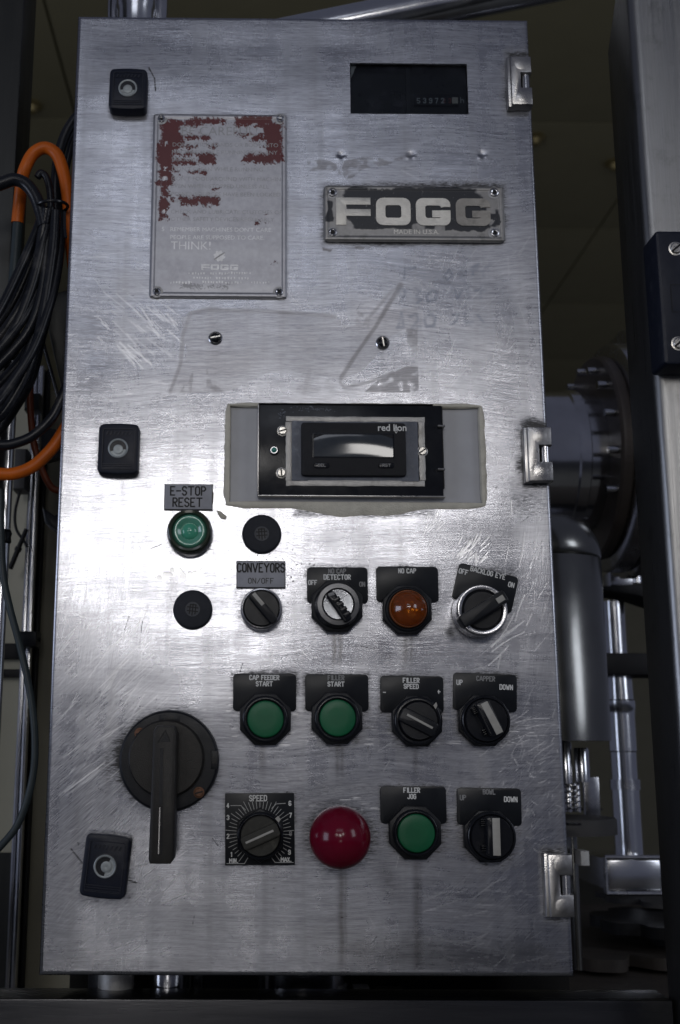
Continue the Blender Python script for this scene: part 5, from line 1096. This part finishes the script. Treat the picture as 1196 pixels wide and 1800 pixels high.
# bed with star wheels
ZB = -.075; MB().wbox(-.5, .9, .06, .95, ZB - .02, ZB, .002).build('machine_bed', 'brown', None, 'brown machine bed plate below the star wheels', cat='machine bed')
def star(cx, cy, z, r, n, th, mat, label, dep=.18):
    out = []
    for i in range(n * 12):
        t = 2 * math.pi * i / (n * 12); k = (1 + math.cos(n * t)) / 2; out.append((cx + r * (1 - dep * k ** 3) * math.cos(t), cy + r * (1 - dep * k ** 3) * math.sin(t)))
    b = MB(); b.loops([[b.raw(x, y, zz_) for x, y in out] for zz_ in (z - th, z)]); o = b.build('star_wheel', mat, None, label, cat='star wheel')
    b = MB(); turn(b, cx, cy, [(r * .25, z - .04), (r * .25, z - th)], 24); b.build('hub', 'blackmetal', o)
def on_plane(px, py, z): d = FW + RT * ((px - PX0) / F) - UP * ((py - PY0) / F); return CAM + d * ((z - CAM[2]) / d[2])
p = on_plane(1130, 1612, -.03); star(p[0] + .03, p[1], -.03, .085, 8, .012, 'blackmetal', 'black star wheel lying behind the lowest hinge')
p = on_plane(1150, 1586, -.025); star(p[0] + .05, p[1] + .05, -.022, .10, 10, .006, 'greyplastic', 'grey star wheel below the clamp box')
p = on_plane(1050, 1662, -.060); star(p[0], p[1] + .02, -.058, .12, 9, .012, 'brown', 'brown star wheel low beside the door corner', .30)
# parts showing in the gap under the door
o = thing('roller', 'worn pale roller showing in the gap under the door', 'roller', (xat(205, 1735, .06), .06, zat(1757, .06)))
rr = sz(30, .06); zr = zat(1753, .06); xr = xat(204, 1735, .06); b = MB(); turn(b, xr, .06, [(rr * .72, zr), (rr * .95, zr + .003), (rr, zr + .008), (rr, zr + .06)], 28); b.build('roller_body', 'alu', o)
b = MB(); turn(b, xr - .002, .075, [(rr * 1.5, zr - .02), (rr * 1.6, zr + .06)], 28); b.build('roller_housing', 'blackmetal', o)
for px, w, Y2, mt, lb in ((296, 62, .07, 'polished', 'short bright square-shouldered pipe in the gap under the door'), (532, 150, .12, 'drum', 'broad steel cylinder in the gap under the door'), (346, 26, .09, 'dome', 'narrow dark rod in the gap beside the pale roller')):
    r = sz(w / 2, Y2); x = xat(px, 1735, Y2); z = zat(1790, Y2); b = MB(); turn(b, x, Y2, [(r, z - .05), (r, z + .02), (r * 1.0, z + .08)], 36); b.build('gap_pipe', mt, None, lb, cat='pipe')
for px, w, mt, lb in ((640, 28, 'paper', 'small white block in the gap under the door'), (690, 50, 'brown', 'small brown block in the gap under the door')):
    a_ = P(px - w / 2, 1762, .10); c_ = P(px + w / 2, 1744 if w < 30 else 1748, .10); MB().wbox(a_[0], c_[0], .10, .13, a_[2] - .02, c_[2], .001).build('gap_block', mt, None, lb, cat='block')
a_ = P(120, 1800, .16); c_ = P(1000, 1700, .16); MB().wbox(a_[0], c_[0], .16, .18, ZB + .0005, c_[2]).build('back_plate', 'blackmetal', None, 'black plate closing the gap under the cabinet', cat='plate')
# rail along the bottom
zt_ = zat(1757, .02); MB().wbox(-.6, xat(1184, 1775, .02), .02, .055, zt_ - .10, zt_, .0016).build('bottom_rail', 'rail', None, 'dark scuffed steel rail running along below the door', cat='rail')
